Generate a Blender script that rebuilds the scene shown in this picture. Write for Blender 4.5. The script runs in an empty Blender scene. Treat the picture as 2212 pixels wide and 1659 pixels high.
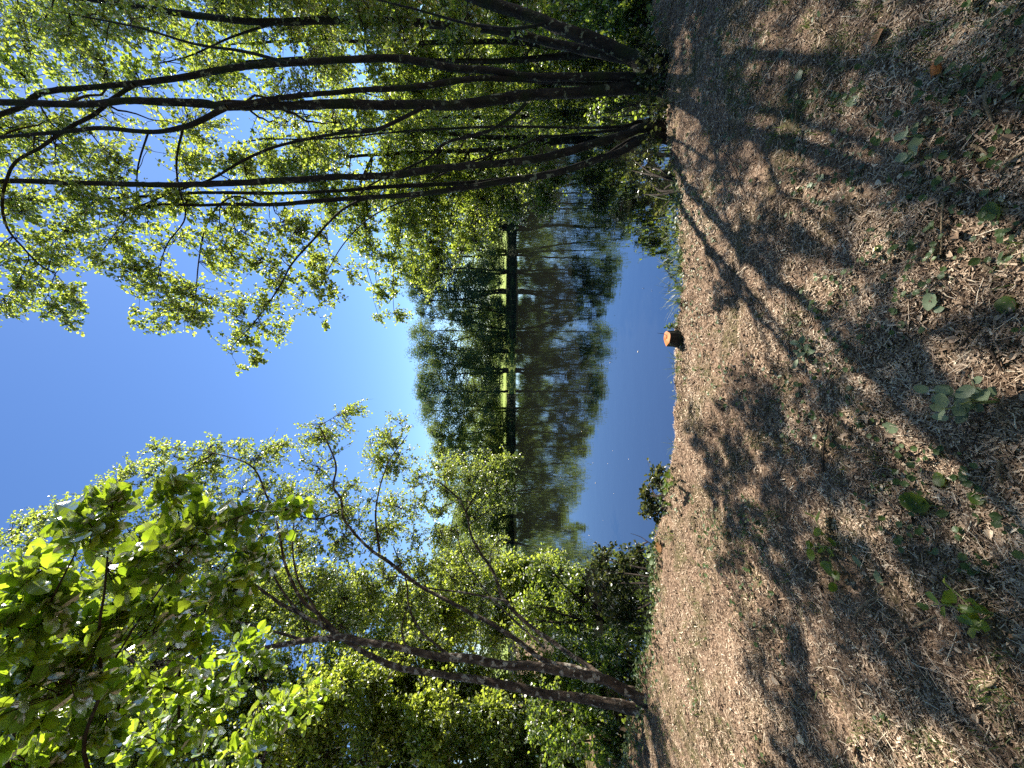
import bpy, math, random
import numpy as np
from mathutils import Vector, Matrix

# ------------------------------------------------------------------ camera, sky, sun, exposure
S = bpy.context.scene
COL = S.collection
FPX = 831.0            # focal length in pixels of a 2212 x 1659 view of the photograph
CAMH = 1.55
PITCH = math.radians(2.41)
cp, sp = math.cos(PITCH), math.sin(PITCH)
cam_d = bpy.data.cameras.new('camera'); cam = bpy.data.objects.new('camera', cam_d); COL.objects.link(cam)
cam_d.sensor_fit = 'HORIZONTAL'; cam_d.sensor_width = 36.0; cam_d.lens = 36.0 * FPX / 2212.0
cam_d.clip_start = 0.02; cam_d.clip_end = 3000.0
FWD = Vector((0, cp, -sp)); UPV = Vector((0, sp, cp)); RGT = Vector((1, 0, 0))
# the phone was turned on its side: the picture's left edge is up
mx = Matrix(((-UPV.x, RGT.x, -FWD.x, 0), (-UPV.y, RGT.y, -FWD.y, 0), (-UPV.z, RGT.z, -FWD.z, CAMH), (0, 0, 0, 1)))
cam.matrix_world = mx
S.camera = cam

SUN_AZ, SUN_EL = math.radians(38.0), math.radians(49.0)
W = bpy.data.worlds.new('World'); S.world = W; W.use_nodes = True
nt = W.node_tree; nt.nodes.clear()
sky = nt.nodes.new('ShaderNodeTexSky'); sky.sky_type = 'NISHITA'; sky.sun_disc = False
sky.sun_elevation = SUN_EL; sky.sun_rotation = SUN_AZ
sky.altitude = 300; sky.air_density = 0.88; sky.dust_density = 0.05; sky.ozone_density = 3.0
bg = nt.nodes.new('ShaderNodeBackground'); bg.inputs['Strength'].default_value = 0.083
wo = nt.nodes.new('ShaderNodeOutputWorld')
hs = nt.nodes.new('ShaderNodeHueSaturation'); hs.inputs['Saturation'].default_value = 1.13; hs.inputs['Hue'].default_value = 0.505
nt.links.new(sky.outputs[0], hs.inputs['Color']); nt.links.new(hs.outputs[0], bg.inputs[0]); nt.links.new(bg.outputs[0], wo.inputs[0])

sl = bpy.data.lights.new('sun', 'SUN'); sl.energy = 5.0; sl.angle = math.radians(0.53); sl.color = (1.0, 0.93, 0.82)
so = bpy.data.objects.new('sun', sl); COL.objects.link(so)
sund = Vector((math.cos(SUN_EL) * math.sin(SUN_AZ), math.cos(SUN_EL) * math.cos(SUN_AZ), math.sin(SUN_EL)))
so.rotation_euler = sund.to_track_quat('Z', 'Y').to_euler(); so.location = (20, 26, 40)

S.view_settings.view_transform = 'Standard'; S.view_settings.look = 'None'
S.view_settings.exposure = 1.4; S.view_settings.gamma = 1.0
S.cycles.max_bounces = 8; S.cycles.diffuse_bounces = 3; S.cycles.glossy_bounces = 3; S.cycles.transmission_bounces = 4
S.cycles.caustics_reflective = False; S.cycles.caustics_refractive = False
S.cycles.use_denoising = False
S.cycles.sample_clamp_indirect = 6.0

# ------------------------------------------------------------------ helpers
def A(*v): return np.array(v, float)
def P(px, py, d):
    """point seen at (px, py) of the 2212 x 1659 photograph, d metres along the camera axis"""
    u = (829.5 - py) / FPX; v = (1106 - px) / FPX
    return np.array((d * u, d * (cp + sp * v), CAMH + d * (cp * v - sp)))
def G(px, py, z=0.0):
    u = (829.5 - py) / FPX; v = (1106 - px) / FPX
    dz = cp * v - sp
    d = (z - CAMH) / dz
    return np.array((d * u, d * (cp + sp * v), z)), d

def h2(ix, iy, seed):
    n = (ix * 374761393 + iy * 668265263 + seed * 974634777) & 0xffffffff
    n = ((n ^ (n >> 13)) * 1274126177) & 0xffffffff
    return ((n ^ (n >> 16)) & 0xffff) / 65535.0
def vnoise(x, y, sc, seed=0):
    x = np.asarray(x, float) / sc; y = np.asarray(y, float) / sc
    ix = np.floor(x).astype(np.int64); iy = np.floor(y).astype(np.int64)
    fx = x - ix; fy = y - iy
    fx = fx * fx * (3 - 2 * fx); fy = fy * fy * (3 - 2 * fy)
    a = h2(ix, iy, seed); b = h2(ix + 1, iy, seed); c = h2(ix, iy + 1, seed); d = h2(ix + 1, iy + 1, seed)
    return (a * (1 - fx) + b * fx) * (1 - fy) + (c * (1 - fx) + d * fx) * fy

class MB:
    """collects vertices and quads for one mesh object"""
    def __init__(s): s.v = []; s.f = []; s.m = []; s.r = []; s.sm = []; s.n = 0
    def add(s, v, f, mat=0, rnd=0.5, smooth=False):
        v = np.asarray(v, float).reshape(-1, 3); f = np.asarray(f, np.int64).reshape(-1, 4)
        s.v.append(v); s.f.append(f + s.n); s.n += len(v)
        s.m.append(np.full(len(f), mat, np.int32)); s.sm.append(np.full(len(f), smooth, bool))
        s.r.append(np.broadcast_to(np.asarray(rnd, float), (len(v),)).copy())
    def build(s, name, mats, parent=None, origin=None):
        v = np.concatenate(s.v); f = np.concatenate(s.f)
        if origin is not None: v = v - np.asarray(origin, float)
        me = bpy.data.meshes.new(name)
        me.vertices.add(len(v)); me.vertices.foreach_set('co', v.astype(np.float32).ravel())
        me.loops.add(f.size); me.loops.foreach_set('vertex_index', f.astype(np.int32).ravel())
        me.polygons.add(len(f))
        me.polygons.foreach_set('loop_start', np.arange(0, f.size, 4, dtype=np.int32))
        me.polygons.foreach_set('material_index', np.concatenate(s.m))
        me.polygons.foreach_set('use_smooth', np.concatenate(s.sm))
        at = me.attributes.new('rnd', 'FLOAT', 'POINT'); at.data.foreach_set('value', np.concatenate(s.r).astype(np.float32))
        for m in (mats if isinstance(mats, (list, tuple)) else [mats]): me.materials.append(m)
        me.update(calc_edges=True); me.validate()
        o = bpy.data.objects.new(name, me); COL.objects.link(o)
        if parent is not None: o.parent = parent
        elif origin is not None: o.location = origin
        return o

def tag(o, label, cat, group=None, kind=None):
    o['label'] = label; o['category'] = cat
    if group: o['group'] = group
    if kind: o['kind'] = kind
    return o
def struct(o, kind='structure'):
    o['kind'] = kind; return o
def thing(name, label, cat, loc, group=None):
    o = bpy.data.objects.new(name, None); COL.objects.link(o); o.location = Vector([float(c) for c in loc])
    o.empty_display_size = 0.1
    return tag(o, label, cat, group)

def catmull(p, n):
    p = np.asarray(p, float)
    if len(p) == 2: p = np.array([p[0], (p[0] + p[1]) / 2, p[1]])
    q = np.vstack([2 * p[0] - p[1], p, 2 * p[-1] - p[-2]])
    out = []
    for i in range(1, len(q) - 2):
        t = np.linspace(0, 1, n, endpoint=False)[:, None]
        a, b, c, d = q[i - 1], q[i], q[i + 1], q[i + 2]
        out.append(0.5 * ((2 * b) + (-a + c) * t + (2 * a - 5 * b + 4 * c - d) * t ** 2 + (-a + 3 * b - 3 * c + d) * t ** 3))
    out.append(q[-2][None]); return np.vstack(out)

def tubes(mb, PT, R, sides=3, mat=0, rnd=None, smooth=True, bumps=None):
    """PT (N,M,3) paths, R (N,M) radii"""
    N, M, _ = PT.shape
    T = np.gradient(PT, axis=1); T /= np.linalg.norm(T, axis=2, keepdims=True) + 1e-9
    ref = np.where(np.abs(T[..., 2:3]) > 0.9, A(1, 0, 0), A(0, 0, 1))
    # a steady reference per path keeps the tube from twisting
    mT = T.mean(1, keepdims=True); ax = np.argmin(np.abs(mT), axis=2)
    ref = np.eye(3)[ax[:, 0]][:, None, :].repeat(M, 1)
    B = np.cross(T, ref); B /= np.linalg.norm(B, axis=2, keepdims=True) + 1e-9
    C = np.cross(T, B)
    a = np.linspace(0, 2 * np.pi, sides, endpoint=False)
    rr = R[:, :, None] * (np.ones((1, 1, sides)) if bumps is None else bumps)
    V = PT[:, :, None, :] + rr[..., None] * (np.cos(a)[None, None, :, None] * B[:, :, None, :] + np.sin(a)[None, None, :, None] * C[:, :, None, :])
    idx = np.arange(N * M * sides).reshape(N, M, sides)
    nx = np.roll(idx, -1, axis=2)
    F = np.stack([idx[:, :-1], nx[:, :-1], nx[:, 1:], idx[:, 1:]], -1).reshape(-1, 4)
    rv = np.full(N * M * sides, 0.5) if rnd is None else np.repeat(rnd, M * sides)
    mb.add(V.reshape(-1, 3), F, mat, rv, smooth)

def limb_mesh(mb, pts, rads, rng, sides=9, mat=0, rough=0.10, wob=0.0, cap=False):
    n = 7
    p = catmull(pts, n); r = np.interp(np.linspace(0, len(pts) - 1, len(p)), np.linspace(0, len(pts) - 1, len(rads)), rads)
    if wob:
        k = len(p); w = np.cumsum(rng.normal(0, 1, (k, 3)), 0); w -= np.linspace(0, 1, k)[:, None] * w[-1]
        p = p + w * wob * r[:, None]
    M = len(p)
    ph = rng.uniform(0, 6.28, 3)
    an = np.linspace(0, 2 * np.pi, sides, endpoint=False)
    b = 1 + rough * (0.5 * np.sin(2 * an[None] + ph[0] + np.arange(M)[:, None] * 0.21) + 0.5 * np.sin(3 * an[None] + ph[1] - np.arange(M)[:, None] * 0.13)) + rng.normal(0, rough * 0.45, (M, sides))
    tubes(mb, p[None], r[None], sides, mat, None, True, b[None])
    if cap:
        c = p[-1]; base = mb.n - sides
        idx = np.arange(sides)
        # a fan of quads closes the cut end
        vv = mb.v[-1][-sides:]
        mb.add(np.vstack([vv, c[None]]), [[i, (i + 1) % sides, sides, sides] for i in range(sides)], cap if isinstance(cap, int) and cap is not True else mat, 0.5)
    return p, r

# leaf outlines: x along the leaf, y across, z fold
def _leaf6(w1, w2, x1=0.24, x2=0.72, fold=0.10):
    v = A([0, 0, 0], [x1, w1, fold * .8], [x2, w2, fold], [1, 0, -0.04], [x2, -w2, fold], [x1, -w1, fold * .8])
    return v, np.array([[0, 3, 2, 1], [3, 0, 5, 4]])
ALDER = _leaf6(0.30, 0.36)
WILLOW = _leaf6(0.15, 0.15, .3, .65)
OVAL = _leaf6(0.25, 0.25, .28, .7)
FARLEAF = (A([0, 0, 0], [.5, .36, .08], [1, 0, 0], [.5, -.36, .08]), np.array([[0, 1, 2, 3]]))
def _toothed(n=9, w=0.40, heart=0.12):
    t = np.linspace(0, 1, n + 1)
    wid = w * np.sin(np.pi * np.clip(t * 0.94 + 0.03, 0, 1) ** 0.85) ** 0.75
    wid[0] = 0.04; wid[-1] = 0.0
    jag = np.where(np.arange(n + 1) % 2 == 0, 1.06, 0.93); wid = wid * jag
    xs = t - heart * np.exp(-((t - 0.1) / 0.1) ** 2) * 0.9
    mid = np.stack([t, 0 * t, -0.02 * np.sin(3 * t)], 1)
    L = np.stack([xs + .03 * (np.arange(n + 1) % 2), wid, 0.16 * wid + 0.03 * np.sin(9 * t)], 1); Rr = L * A(1, -1, 1)
    v = np.vstack([mid, L, Rr]); k = n + 1
    f = [[i, i + 1, k + i + 1, k + i] for i in range(n)] + [[i + 1, i, 2 * k + i, 2 * k + i + 1] for i in range(n)]
    return v, np.array(f)
HAZEL = _toothed()
IVY = _toothed(5, 0.46, 0.1)

def norm(v): return v / (np.linalg.norm(v, axis=-1, keepdims=True) + 1e-9)
def leaves(mb, tpl, pos, axis, nor, size, mat=0, rnd=None, smooth=False):
    tv, tf = tpl; K = len(tv); N = len(pos)
    x = norm(axis); y = norm(np.cross(nor, x)); z = np.cross(x, y)
    V = pos[:, None] + size[:, None, None] * (tv[None, :, 0:1] * x[:, None] + tv[None, :, 1:2] * y[:, None] + tv[None, :, 2:3] * z[:, None])
    F = (tf[None] + (np.arange(N) * K)[:, None, None]).reshape(-1, 4)
    mb.add(V.reshape(-1, 3), F, mat, np.repeat(rnd if rnd is not None else np.full(N, .5), K), smooth)

# ------------------------------------------------------------------ materials
def newmat(name):
    m = bpy.data.materials.new(name); m.use_nodes = True
    t = m.node_tree; t.nodes.clear()
    o = t.nodes.new('ShaderNodeOutputMaterial')
    return m, t, o
def N(t, typ, **kw):
    n = t.nodes.new(typ)
    for k, v in kw.items():
        if k in n.inputs: n.inputs[k].default_value = v
        else: setattr(n, k, v)
    return n
def ramp(t, stops, interp='LINEAR'):
    r = t.nodes.new('ShaderNodeValToRGB'); r.color_ramp.interpolation = interp
    e = r.color_ramp.elements
    while len(e) < len(stops): e.new(0.5)
    for k, (p, c) in enumerate(stops):
        e[k].position = p; e[k].color = (c[0], c[1], c[2], 1)
    return r
def leafmat(name, stops, tstops, tr=0.5, gloss=0.07, rough=0.5):
    m, t, o = newmat(name)
    at = N(t, 'ShaderNodeAttribute', attribute_name='rnd')
    r1 = ramp(t, stops); r2 = ramp(t, tstops)
    t.links.new(at.outputs['Fac'], r1.inputs[0]); t.links.new(at.outputs['Fac'], r2.inputs[0])
    d = N(t, 'ShaderNodeBsdfDiffuse'); x = N(t, 'ShaderNodeBsdfTranslucent'); g = N(t, 'ShaderNodeBsdfGlossy', Roughness=rough)
    t.links.new(r1.outputs[0], d.inputs[0]); t.links.new(r2.outputs[0], x.inputs[0])
    m1 = N(t, 'ShaderNodeMixShader'); m1.inputs[0].default_value = tr
    t.links.new(d.outputs[0], m1.inputs[1]); t.links.new(x.outputs[0], m1.inputs[2])
    fr = N(t, 'ShaderNodeFresnel', IOR=1.42)
    ml = N(t, 'ShaderNodeMath', operation='MULTIPLY'); ml.inputs[1].default_value = gloss / 0.07
    t.links.new(fr.outputs[0], ml.inputs[0]); ml.inputs[1].default_value *= .6
    m2 = N(t, 'ShaderNodeMixShader'); t.links.new(ml.outputs[0], m2.inputs[0])
    t.links.new(m1.outputs[0], m2.inputs[1]); t.links.new(g.outputs[0], m2.inputs[2])
    t.links.new(m2.outputs[0], o.inputs[0]); return m
M_ALDER = leafmat('alder_leaf', [(0, (.035, .075, .018)), (.5, (.055, .10, .022)), (1, (.09, .14, .03))],
                  [(0, (.28, .42, .04)), (.5, (.48, .61, .06)), (1, (.75, .84, .11))], .58, .06)
M_BACK = leafmat('thicket_leaf', [(0, (.03, .065, .015)), (.5, (.05, .095, .02)), (1, (.085, .13, .028))],
                 [(0, (.20, .32, .035)), (.5, (.42, .56, .05)), (1, (.72, .82, .09))], .64, .05)
M_HAZEL = leafmat('hazel_leaf', [(0, (.04, .085, .015)), (.5, (.06, .115, .018)), (1, (.08, .14, .022))],
                  [(0, (.26, .44, .02)), (.5, (.46, .66, .03)), (1, (.66, .82, .05))], .55, .07, .4)
M_FAR = leafmat('far_leaf', [(0, (.035, .065, .03)), (.5, (.06, .10, .042)), (1, (.10, .15, .06))],
                [(0, (.14, .22, .04)), (.5, (.24, .33, .06)), (1, (.42, .50, .09))], .4, .008)
M_FAR2 = leafmat('far_blue_green_leaf', [(0, (.025, .055, .034)), (.5, (.045, .085, .05)), (1, (.08, .13, .075))],
                [(0, (.09, .16, .05)), (.5, (.17, .27, .08)), (1, (.30, .42, .12))], .36, .008)
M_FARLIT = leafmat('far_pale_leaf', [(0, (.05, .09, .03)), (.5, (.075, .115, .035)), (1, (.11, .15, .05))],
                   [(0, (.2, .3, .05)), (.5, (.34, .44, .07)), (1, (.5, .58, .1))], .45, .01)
M_DARKLEAF = leafmat('waterside_leaf', [(0, (.02, .035, .012)), (.5, (.03, .05, .016)), (1, (.05, .07, .02))],
                     [(0, (.06, .08, .02)), (.5, (.14, .17, .03)), (1, (.26, .26, .05))], .4, .025)
M_PALELEAF = leafmat('grey_green_leaf', [(0, (.11, .15, .085)), (.5, (.17, .22, .12)), (1, (.27, .32, .18))],
                     [(0, (.1, .16, .05)), (1, (.2, .28, .1))], .2, .08, .45)
M_BROWNLEAF = leafmat('dead_leaf', [(0, (.12, .05, .02)), (.5, (.24, .12, .05)), (1, (.42, .28, .14))],
                      [(0, (.1, .04, .01)), (1, (.2, .1, .03))], .15, .05, .5)
M_GRASS = leafmat('grass_blade', [(0, (.05, .085, .02)), (.5, (.08, .13, .03)), (1, (.16, .18, .06))],
                  [(0, (.16, .26, .03)), (1, (.4, .5, .08))], .4, .06, .4)

def barkmat(name, dark, mid, pale, pale_amt=.6, scale=9.0, lich=(.3, .32, .22), moss=None):
    m, t, o = newmat(name)
    b = N(t, 'ShaderNodeBsdfPrincipled', Roughness=.85); t.links.new(b.outputs[0], o.inputs[0])
    b.inputs['Specular IOR Level'].default_value = .2
    tc = N(t, 'ShaderNodeTexCoord')
    mp = N(t, 'ShaderNodeMapping'); mp.inputs['Scale'].default_value = (scale, scale, scale * .35)
    t.links.new(tc.outputs['Object'], mp.inputs[0])
    n1 = N(t, 'ShaderNodeTexNoise', Scale=2.2, Detail=6.0, Roughness=.65); t.links.new(mp.outputs[0], n1.inputs['Vector'])
    r1 = ramp(t, [(.32, dark), (.5, mid), (.72, pale)]); t.links.new(n1.outputs[0], r1.inputs[0])
    n2 = N(t, 'ShaderNodeTexNoise', Scale=scale * 1.6, Detail=3.0, Roughness=.6); t.links.new(tc.outputs['Object'], n2.inputs['Vector'])
    r2 = ramp(t, [(pale_amt, (0, 0, 0)), (pale_amt + .05, (1, 1, 1))]); t.links.new(n2.outputs[0], r2.inputs[0])
    mxn = N(t, 'ShaderNodeMix', data_type='RGBA'); t.links.new(r2.outputs[0], mxn.inputs['Factor'])
    t.links.new(r1.outputs[0], mxn.inputs['A']); mxn.inputs['B'].default_value = (*lich, 1)
    last = mxn.outputs['Result']
    if moss:
        n3 = N(t, 'ShaderNodeTexNoise', Scale=3.0, Detail=4.0); t.links.new(tc.outputs['Object'], n3.inputs['Vector'])
        r3 = ramp(t, [(.5, (0, 0, 0)), (.62, (1, 1, 1))]); t.links.new(n3.outputs[0], r3.inputs[0])
        m3 = N(t, 'ShaderNodeMix', data_type='RGBA'); t.links.new(r3.outputs[0], m3.inputs['Factor'])
        t.links.new(last, m3.inputs['A']); m3.inputs['B'].default_value = (*moss, 1); last = m3.outputs['Result']
    t.links.new(last, b.inputs['Base Color'])
    bp = N(t, 'ShaderNodeBump', Strength=1.0, Distance=.035); t.links.new(n1.outputs[0], bp.inputs['Height']); t.links.new(bp.outputs[0], b.inputs['Normal'])
    return m
M_BARK_D = barkmat('dark_lichened_bark', (.008, .007, .006), (.022, .018, .014), (.05, .043, .033), .60, 9, (.20, .22, .14), (.02, .026, .010))
M_BARK_L = barkmat('brown_scaly_bark', (.022, .015, .011), (.07, .048, .034), (.18, .135, .098), .56, 8, (.36, .32, .26))
M_BARK_F = barkmat('far_bark', (.02, .017, .014), (.04, .034, .027), (.07, .06, .05), .75, 3)
M_TWIG = barkmat('twig_bark', (.02, .015, .011), (.04, .03, .022), (.07, .055, .04), .8, 12)
M_STRAWTWIG = barkmat('dry_twig', (.16, .11, .06), (.30, .22, .13), (.46, .37, .24), .75, 20, (.5, .45, .34))
M_DARKTWIG = barkmat('damp_twig', (.03, .022, .016), (.07, .05, .035), (.12, .09, .065), .75, 20)

# ------------------------------------------------------------------ ground, pond, meadow
WATER_Z = -0.36
near_px = [(1352, 1650), (1368, 1560), (1398, 1380), (1420, 1190), (1440, 1060), (1458, 950), (1464, 850), (1465, 760), (1470, 600), (1465, 450), (1452, 300), (1436, 150)]
near = [tuple(G(a, b)[0][:2] * A(1.02, 1.0) + A(0, .20)) for a, b in near_px]
POND = np.array([(-4.9, 5.6)] + near + [(4.0, 4.0), (5.4, 4.9), (9, 7), (13, 12), (17, 20), (20, 30), (20, 40), (17, 44.0), (10, 43.5), (4, 44.4), (0, 45), (-5, 45.6), (-9, 47), (-15, 48), (-20, 45), (-19.5, 36), (-15.5, 26), (-11.5, 17), (-8.4, 10.5), (-6.3, 7.2)])
def pond_sdf(x, y):
    """negative inside the pond"""
    p = np.stack([x, y], -1); n = len(POND)
    dmin = np.full(x.shape, 1e9); ins = np.zeros(x.shape, bool)
    for i in range(n):
        a = POND[i]; b = POND[(i + 1) % n]; e = b - a
        w = p - a; tt = np.clip((w @ e) / (e @ e), 0, 1)
        q = w - tt[..., None] * e
        dmin = np.minimum(dmin, np.hypot(q[..., 0], q[..., 1]))
        c = ((a[1] > y) != (b[1] > y)) & (x < (b[0] - a[0]) * (y - a[1]) / (b[1] - a[1] + 1e-12) + a[0])
        ins ^= c
    return np.where(ins, -dmin, dmin)
def hgt(x, y, fine=True):
    x = np.asarray(x, float); y = np.asarray(y, float)
    s = pond_sdf(x, y) + (vnoise(x, y, .5, 3) - .5) * .14 + (vnoise(x, y, .16, 4) - .5) * .06
    nearw = np.clip((14 - y) / 6, 0, 1)
    z = 0.05 * (vnoise(x, y, 1.3, 1) - .5) + 0.06 * (vnoise(x, y, .42, 2) - .5)
    if fine: z = z + (0.030 * (vnoise(x, y, .12, 5) - .5) + 0.022 * (vnoise(x, y, .05, 6) - .5)) * nearw
    # woodland floor lifts gently away from the water at both sides; meadow climbs beyond the far trees
    z = z + 0.05 * np.clip(np.abs(x) - 3.2, 0, 6) * nearw
    far = np.clip((y - 40) / 5, 0, 1)
    z = z + far * (0.22 + 0.035 * np.clip(y - 47, 0, 60) + (vnoise(x, y, 9, 8) - .5) * .3) + (1 - nearw) * (1 - far) * 0.3
    z = z + far * 0.02 * np.clip(y - 110, 0, 300)
    top = z
    drop = np.clip((s + 0.02) / 0.22, 0, 1); drop = drop * drop * (3 - 2 * drop)
    lipw = np.where(y > 20, 0.9, 0.22)
    drop = np.clip((s + 0.02) / lipw, 0, 1); drop = drop * drop * (3 - 2 * drop)
    bed = -0.62 - 0.5 * np.clip(-s / 3, 0, 1)
    return bed + (top - bed) * drop, s
def axis_pts(lo, hi, fl, fh, step, growth=1.10):
    a = list(np.arange(fl, fh + 1e-6, step)); st = step
    while a[-1] < hi: st *= growth; a.append(a[-1] + st)
    st = step; b = [fl]
    while b[-1] > lo: st *= growth; b.append(b[-1] - st)
    return np.array(sorted(set(b[1:] + a)))
gx = axis_pts(-400, 400, -4.6, 4.6, .03); gy = axis_pts(-60, 600, .7, 5.2, .03, 1.07)
XX, YY = np.meshgrid(gx, gy)
ZZ, SS = hgt(XX, YY)
idx = np.arange(XX.size).reshape(XX.shape)
quads = np.stack([idx[:-1, :-1], idx[:-1, 1:], idx[1:, 1:], idx[1:, :-1]], -1).reshape(-1, 4)
fy = YY.ravel()[quads].mean(1); fs = SS.ravel()[quads].mean(1)
is_mead = (fy > 40) & (fs > 0.9)
verts = np.stack([XX.ravel(), YY.ravel(), ZZ.ravel()], 1)
def sub(mask, name, mat):
    q = quads[mask]; u, inv = np.unique(q, return_inverse=True)
    mb = MB(); mb.add(verts[u], inv.reshape(-1, 4), 0, .5, True); return struct(mb.build(name, mat))

def groundmat():
    m, t, o = newmat('woodland_floor')
    b = N(t, 'ShaderNodeBsdfPrincipled', Roughness=.95); b.inputs['Specular IOR Level'].default_value = .1
    t.links.new(b.outputs[0], o.inputs[0])
    tc = N(t, 'ShaderNodeTexCoord')
    n1 = N(t, 'ShaderNodeTexNoise', Scale=55., Detail=6., Roughness=.75); t.links.new(tc.outputs['Object'], n1.inputs['Vector'])
    r1 = ramp(t, [(.30, (.03, .020, .013)), (.45, (.13, .086, .056)), (.56, (.28, .19, .13)), (.72, (.52, .39, .275))]); t.links.new(n1.outputs[0], r1.inputs[0])
    n2 = N(t, 'ShaderNodeTexNoise', Scale=2.3, Detail=5., Roughness=.6); t.links.new(tc.outputs['Object'], n2.inputs['Vector'])
    r2 = ramp(t, [(.50, (0, 0, 0)), (.66, (.65, .65, .65))]); t.links.new(n2.outputs[0], r2.inputs[0])
    n3 = N(t, 'ShaderNodeTexNoise', Scale=90., Detail=3.); t.links.new(tc.outputs['Object'], n3.inputs['Vector'])
    r3 = ramp(t, [(.35, (.025, .04, .010)), (.65, (.085, .10, .03))]); t.links.new(n3.outputs[0], r3.inputs[0])
    mx_ = N(t, 'ShaderNodeMix', data_type='RGBA'); t.links.new(r2.outputs[0], mx_.inputs['Factor'])
    t.links.new(r1.outputs[0], mx_.inputs['A']); t.links.new(r3.outputs[0], mx_.inputs['B'])
    # wet dark mud below and at the water line
    sx = N(t, 'ShaderNodeSeparateXYZ'); t.links.new(tc.outputs['Object'], sx.inputs[0])
    mr = N(t, 'ShaderNodeMapRange'); mr.inputs['From Min'].default_value = -.30; mr.inputs['From Max'].default_value = -.10
    t.links.new(sx.outputs['Z'], mr.inputs['Value'])
    m2 = N(t, 'ShaderNodeMix', data_type='RGBA'); t.links.new(mr.outputs[0], m2.inputs['Factor'])
    m2.inputs['A'].default_value = (.035, .024, .014, 1); t.links.new(mx_.outputs['Result'], m2.inputs['B'])
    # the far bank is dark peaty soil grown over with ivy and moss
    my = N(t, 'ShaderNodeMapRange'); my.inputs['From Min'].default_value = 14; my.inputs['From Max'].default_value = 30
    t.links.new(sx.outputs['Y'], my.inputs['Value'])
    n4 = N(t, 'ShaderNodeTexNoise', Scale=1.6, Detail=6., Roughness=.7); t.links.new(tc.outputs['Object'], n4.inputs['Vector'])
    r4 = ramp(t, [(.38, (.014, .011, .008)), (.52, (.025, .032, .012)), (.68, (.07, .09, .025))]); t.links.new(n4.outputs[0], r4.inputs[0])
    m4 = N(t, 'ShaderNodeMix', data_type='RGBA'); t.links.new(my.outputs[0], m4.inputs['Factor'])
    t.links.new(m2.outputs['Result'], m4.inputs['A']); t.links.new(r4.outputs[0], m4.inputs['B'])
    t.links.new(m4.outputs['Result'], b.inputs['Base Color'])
    bp = N(t, 'ShaderNodeBump', Strength=.9, Distance=.012); t.links.new(n1.outputs[0], bp.inputs['Height']); t.links.new(bp.outputs[0], b.inputs['Normal'])
    return m
def meadowmat():
    m, t, o = newmat('meadow_grass')
    b = N(t, 'ShaderNodeBsdfPrincipled', Roughness=.9); b.inputs['Specular IOR Level'].default_value = .1
    t.links.new(b.outputs[0], o.inputs[0]); tc = N(t, 'ShaderNodeTexCoord')
    n1 = N(t, 'ShaderNodeTexNoise', Scale=.6, Detail=8., Roughness=.7); t.links.new(tc.outputs['Object'], n1.inputs['Vector'])
    r1 = ramp(t, [(.35, (.14, .20, .035)), (.5, (.22, .29, .06)), (.65, (.33, .37, .11))]); t.links.new(n1.outputs[0], r1.inputs[0])
    t.links.new(r1.outputs[0], b.inputs['Base Color']); return m
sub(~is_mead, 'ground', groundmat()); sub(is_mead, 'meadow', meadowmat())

def watermat():
    m, t, o = newmat('pond_water')
    tc = N(t, 'ShaderNodeTexCoord')
    mp = N(t, 'ShaderNodeMapping'); mp.inputs['Scale'].default_value = (1.0, 1.6, 1); t.links.new(tc.outputs['Object'], mp.inputs[0])
    n1 = N(t, 'ShaderNodeTexNoise', Scale=2.2, Detail=3., Roughness=.5); t.links.new(mp.outputs[0], n1.inputs['Vector'])
    bp = N(t, 'ShaderNodeBump', Strength=.03, Distance=.05); t.links.new(n1.outputs[0], bp.inputs['Height'])
    d = N(t, 'ShaderNodeBsdfDiffuse'); d.inputs[0].default_value = (.008, .008, .006, 1)
    g = N(t, 'ShaderNodeBsdfGlossy', Roughness=.012); g.inputs[0].default_value = (.84, .92, 1, 1)
    fr = N(t, 'ShaderNodeFresnel', IOR=3.9)
    for n in (g, fr): t.links.new(bp.outputs[0], n.inputs['Normal'])
    ms = N(t, 'ShaderNodeMixShader'); t.links.new(fr.outputs[0], ms.inputs[0]); t.links.new(d.outputs[0], ms.inputs[1]); t.links.new(g.outputs[0], ms.inputs[2])
    t.links.new(ms.outputs[0], o.inputs[0]); return m
mb = MB()
mb.add([(-26, 2.4, WATER_Z), (26, 2.4, WATER_Z), (26, 52, WATER_Z), (-26, 52, WATER_Z)], [[0, 1, 2, 3]])
struct(mb.build('water', watermat()))

# ------------------------------------------------------------------ tree growing
def lerp_path(px, d0, d1, r0, r1, base=True, gam=1.0):
    px = [(float(a), float(b)) for a, b in px]
    s = np.cumsum([0] + [math.hypot(px[i + 1][0] - px[i][0], px[i + 1][1] - px[i][1]) for i in range(len(px) - 1)]); s = s / s[-1]
    pts = []; rad = []
    for (a, b), t in zip(px, s):
        d = d0 + (d1 - d0) * t ** gam
        pts.append(P(a, b, d)); rad.append((r0 + (r1 - r0) * t) * d / FPX)
    pts = np.array(pts); rad = np.array(rad)
    if base:
        rad[0] *= 1.25
        foot = pts[0] + A(0, 0, 0); foot[2] = hgt(foot[0:1], foot[1:2])[0][0] - .12
        if foot[2] < pts[0][2] - .02:
            pts = np.vstack([foot, pts]); rad = np.concatenate([[rad[0] * 1.45], rad])
    return pts, rad

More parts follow.
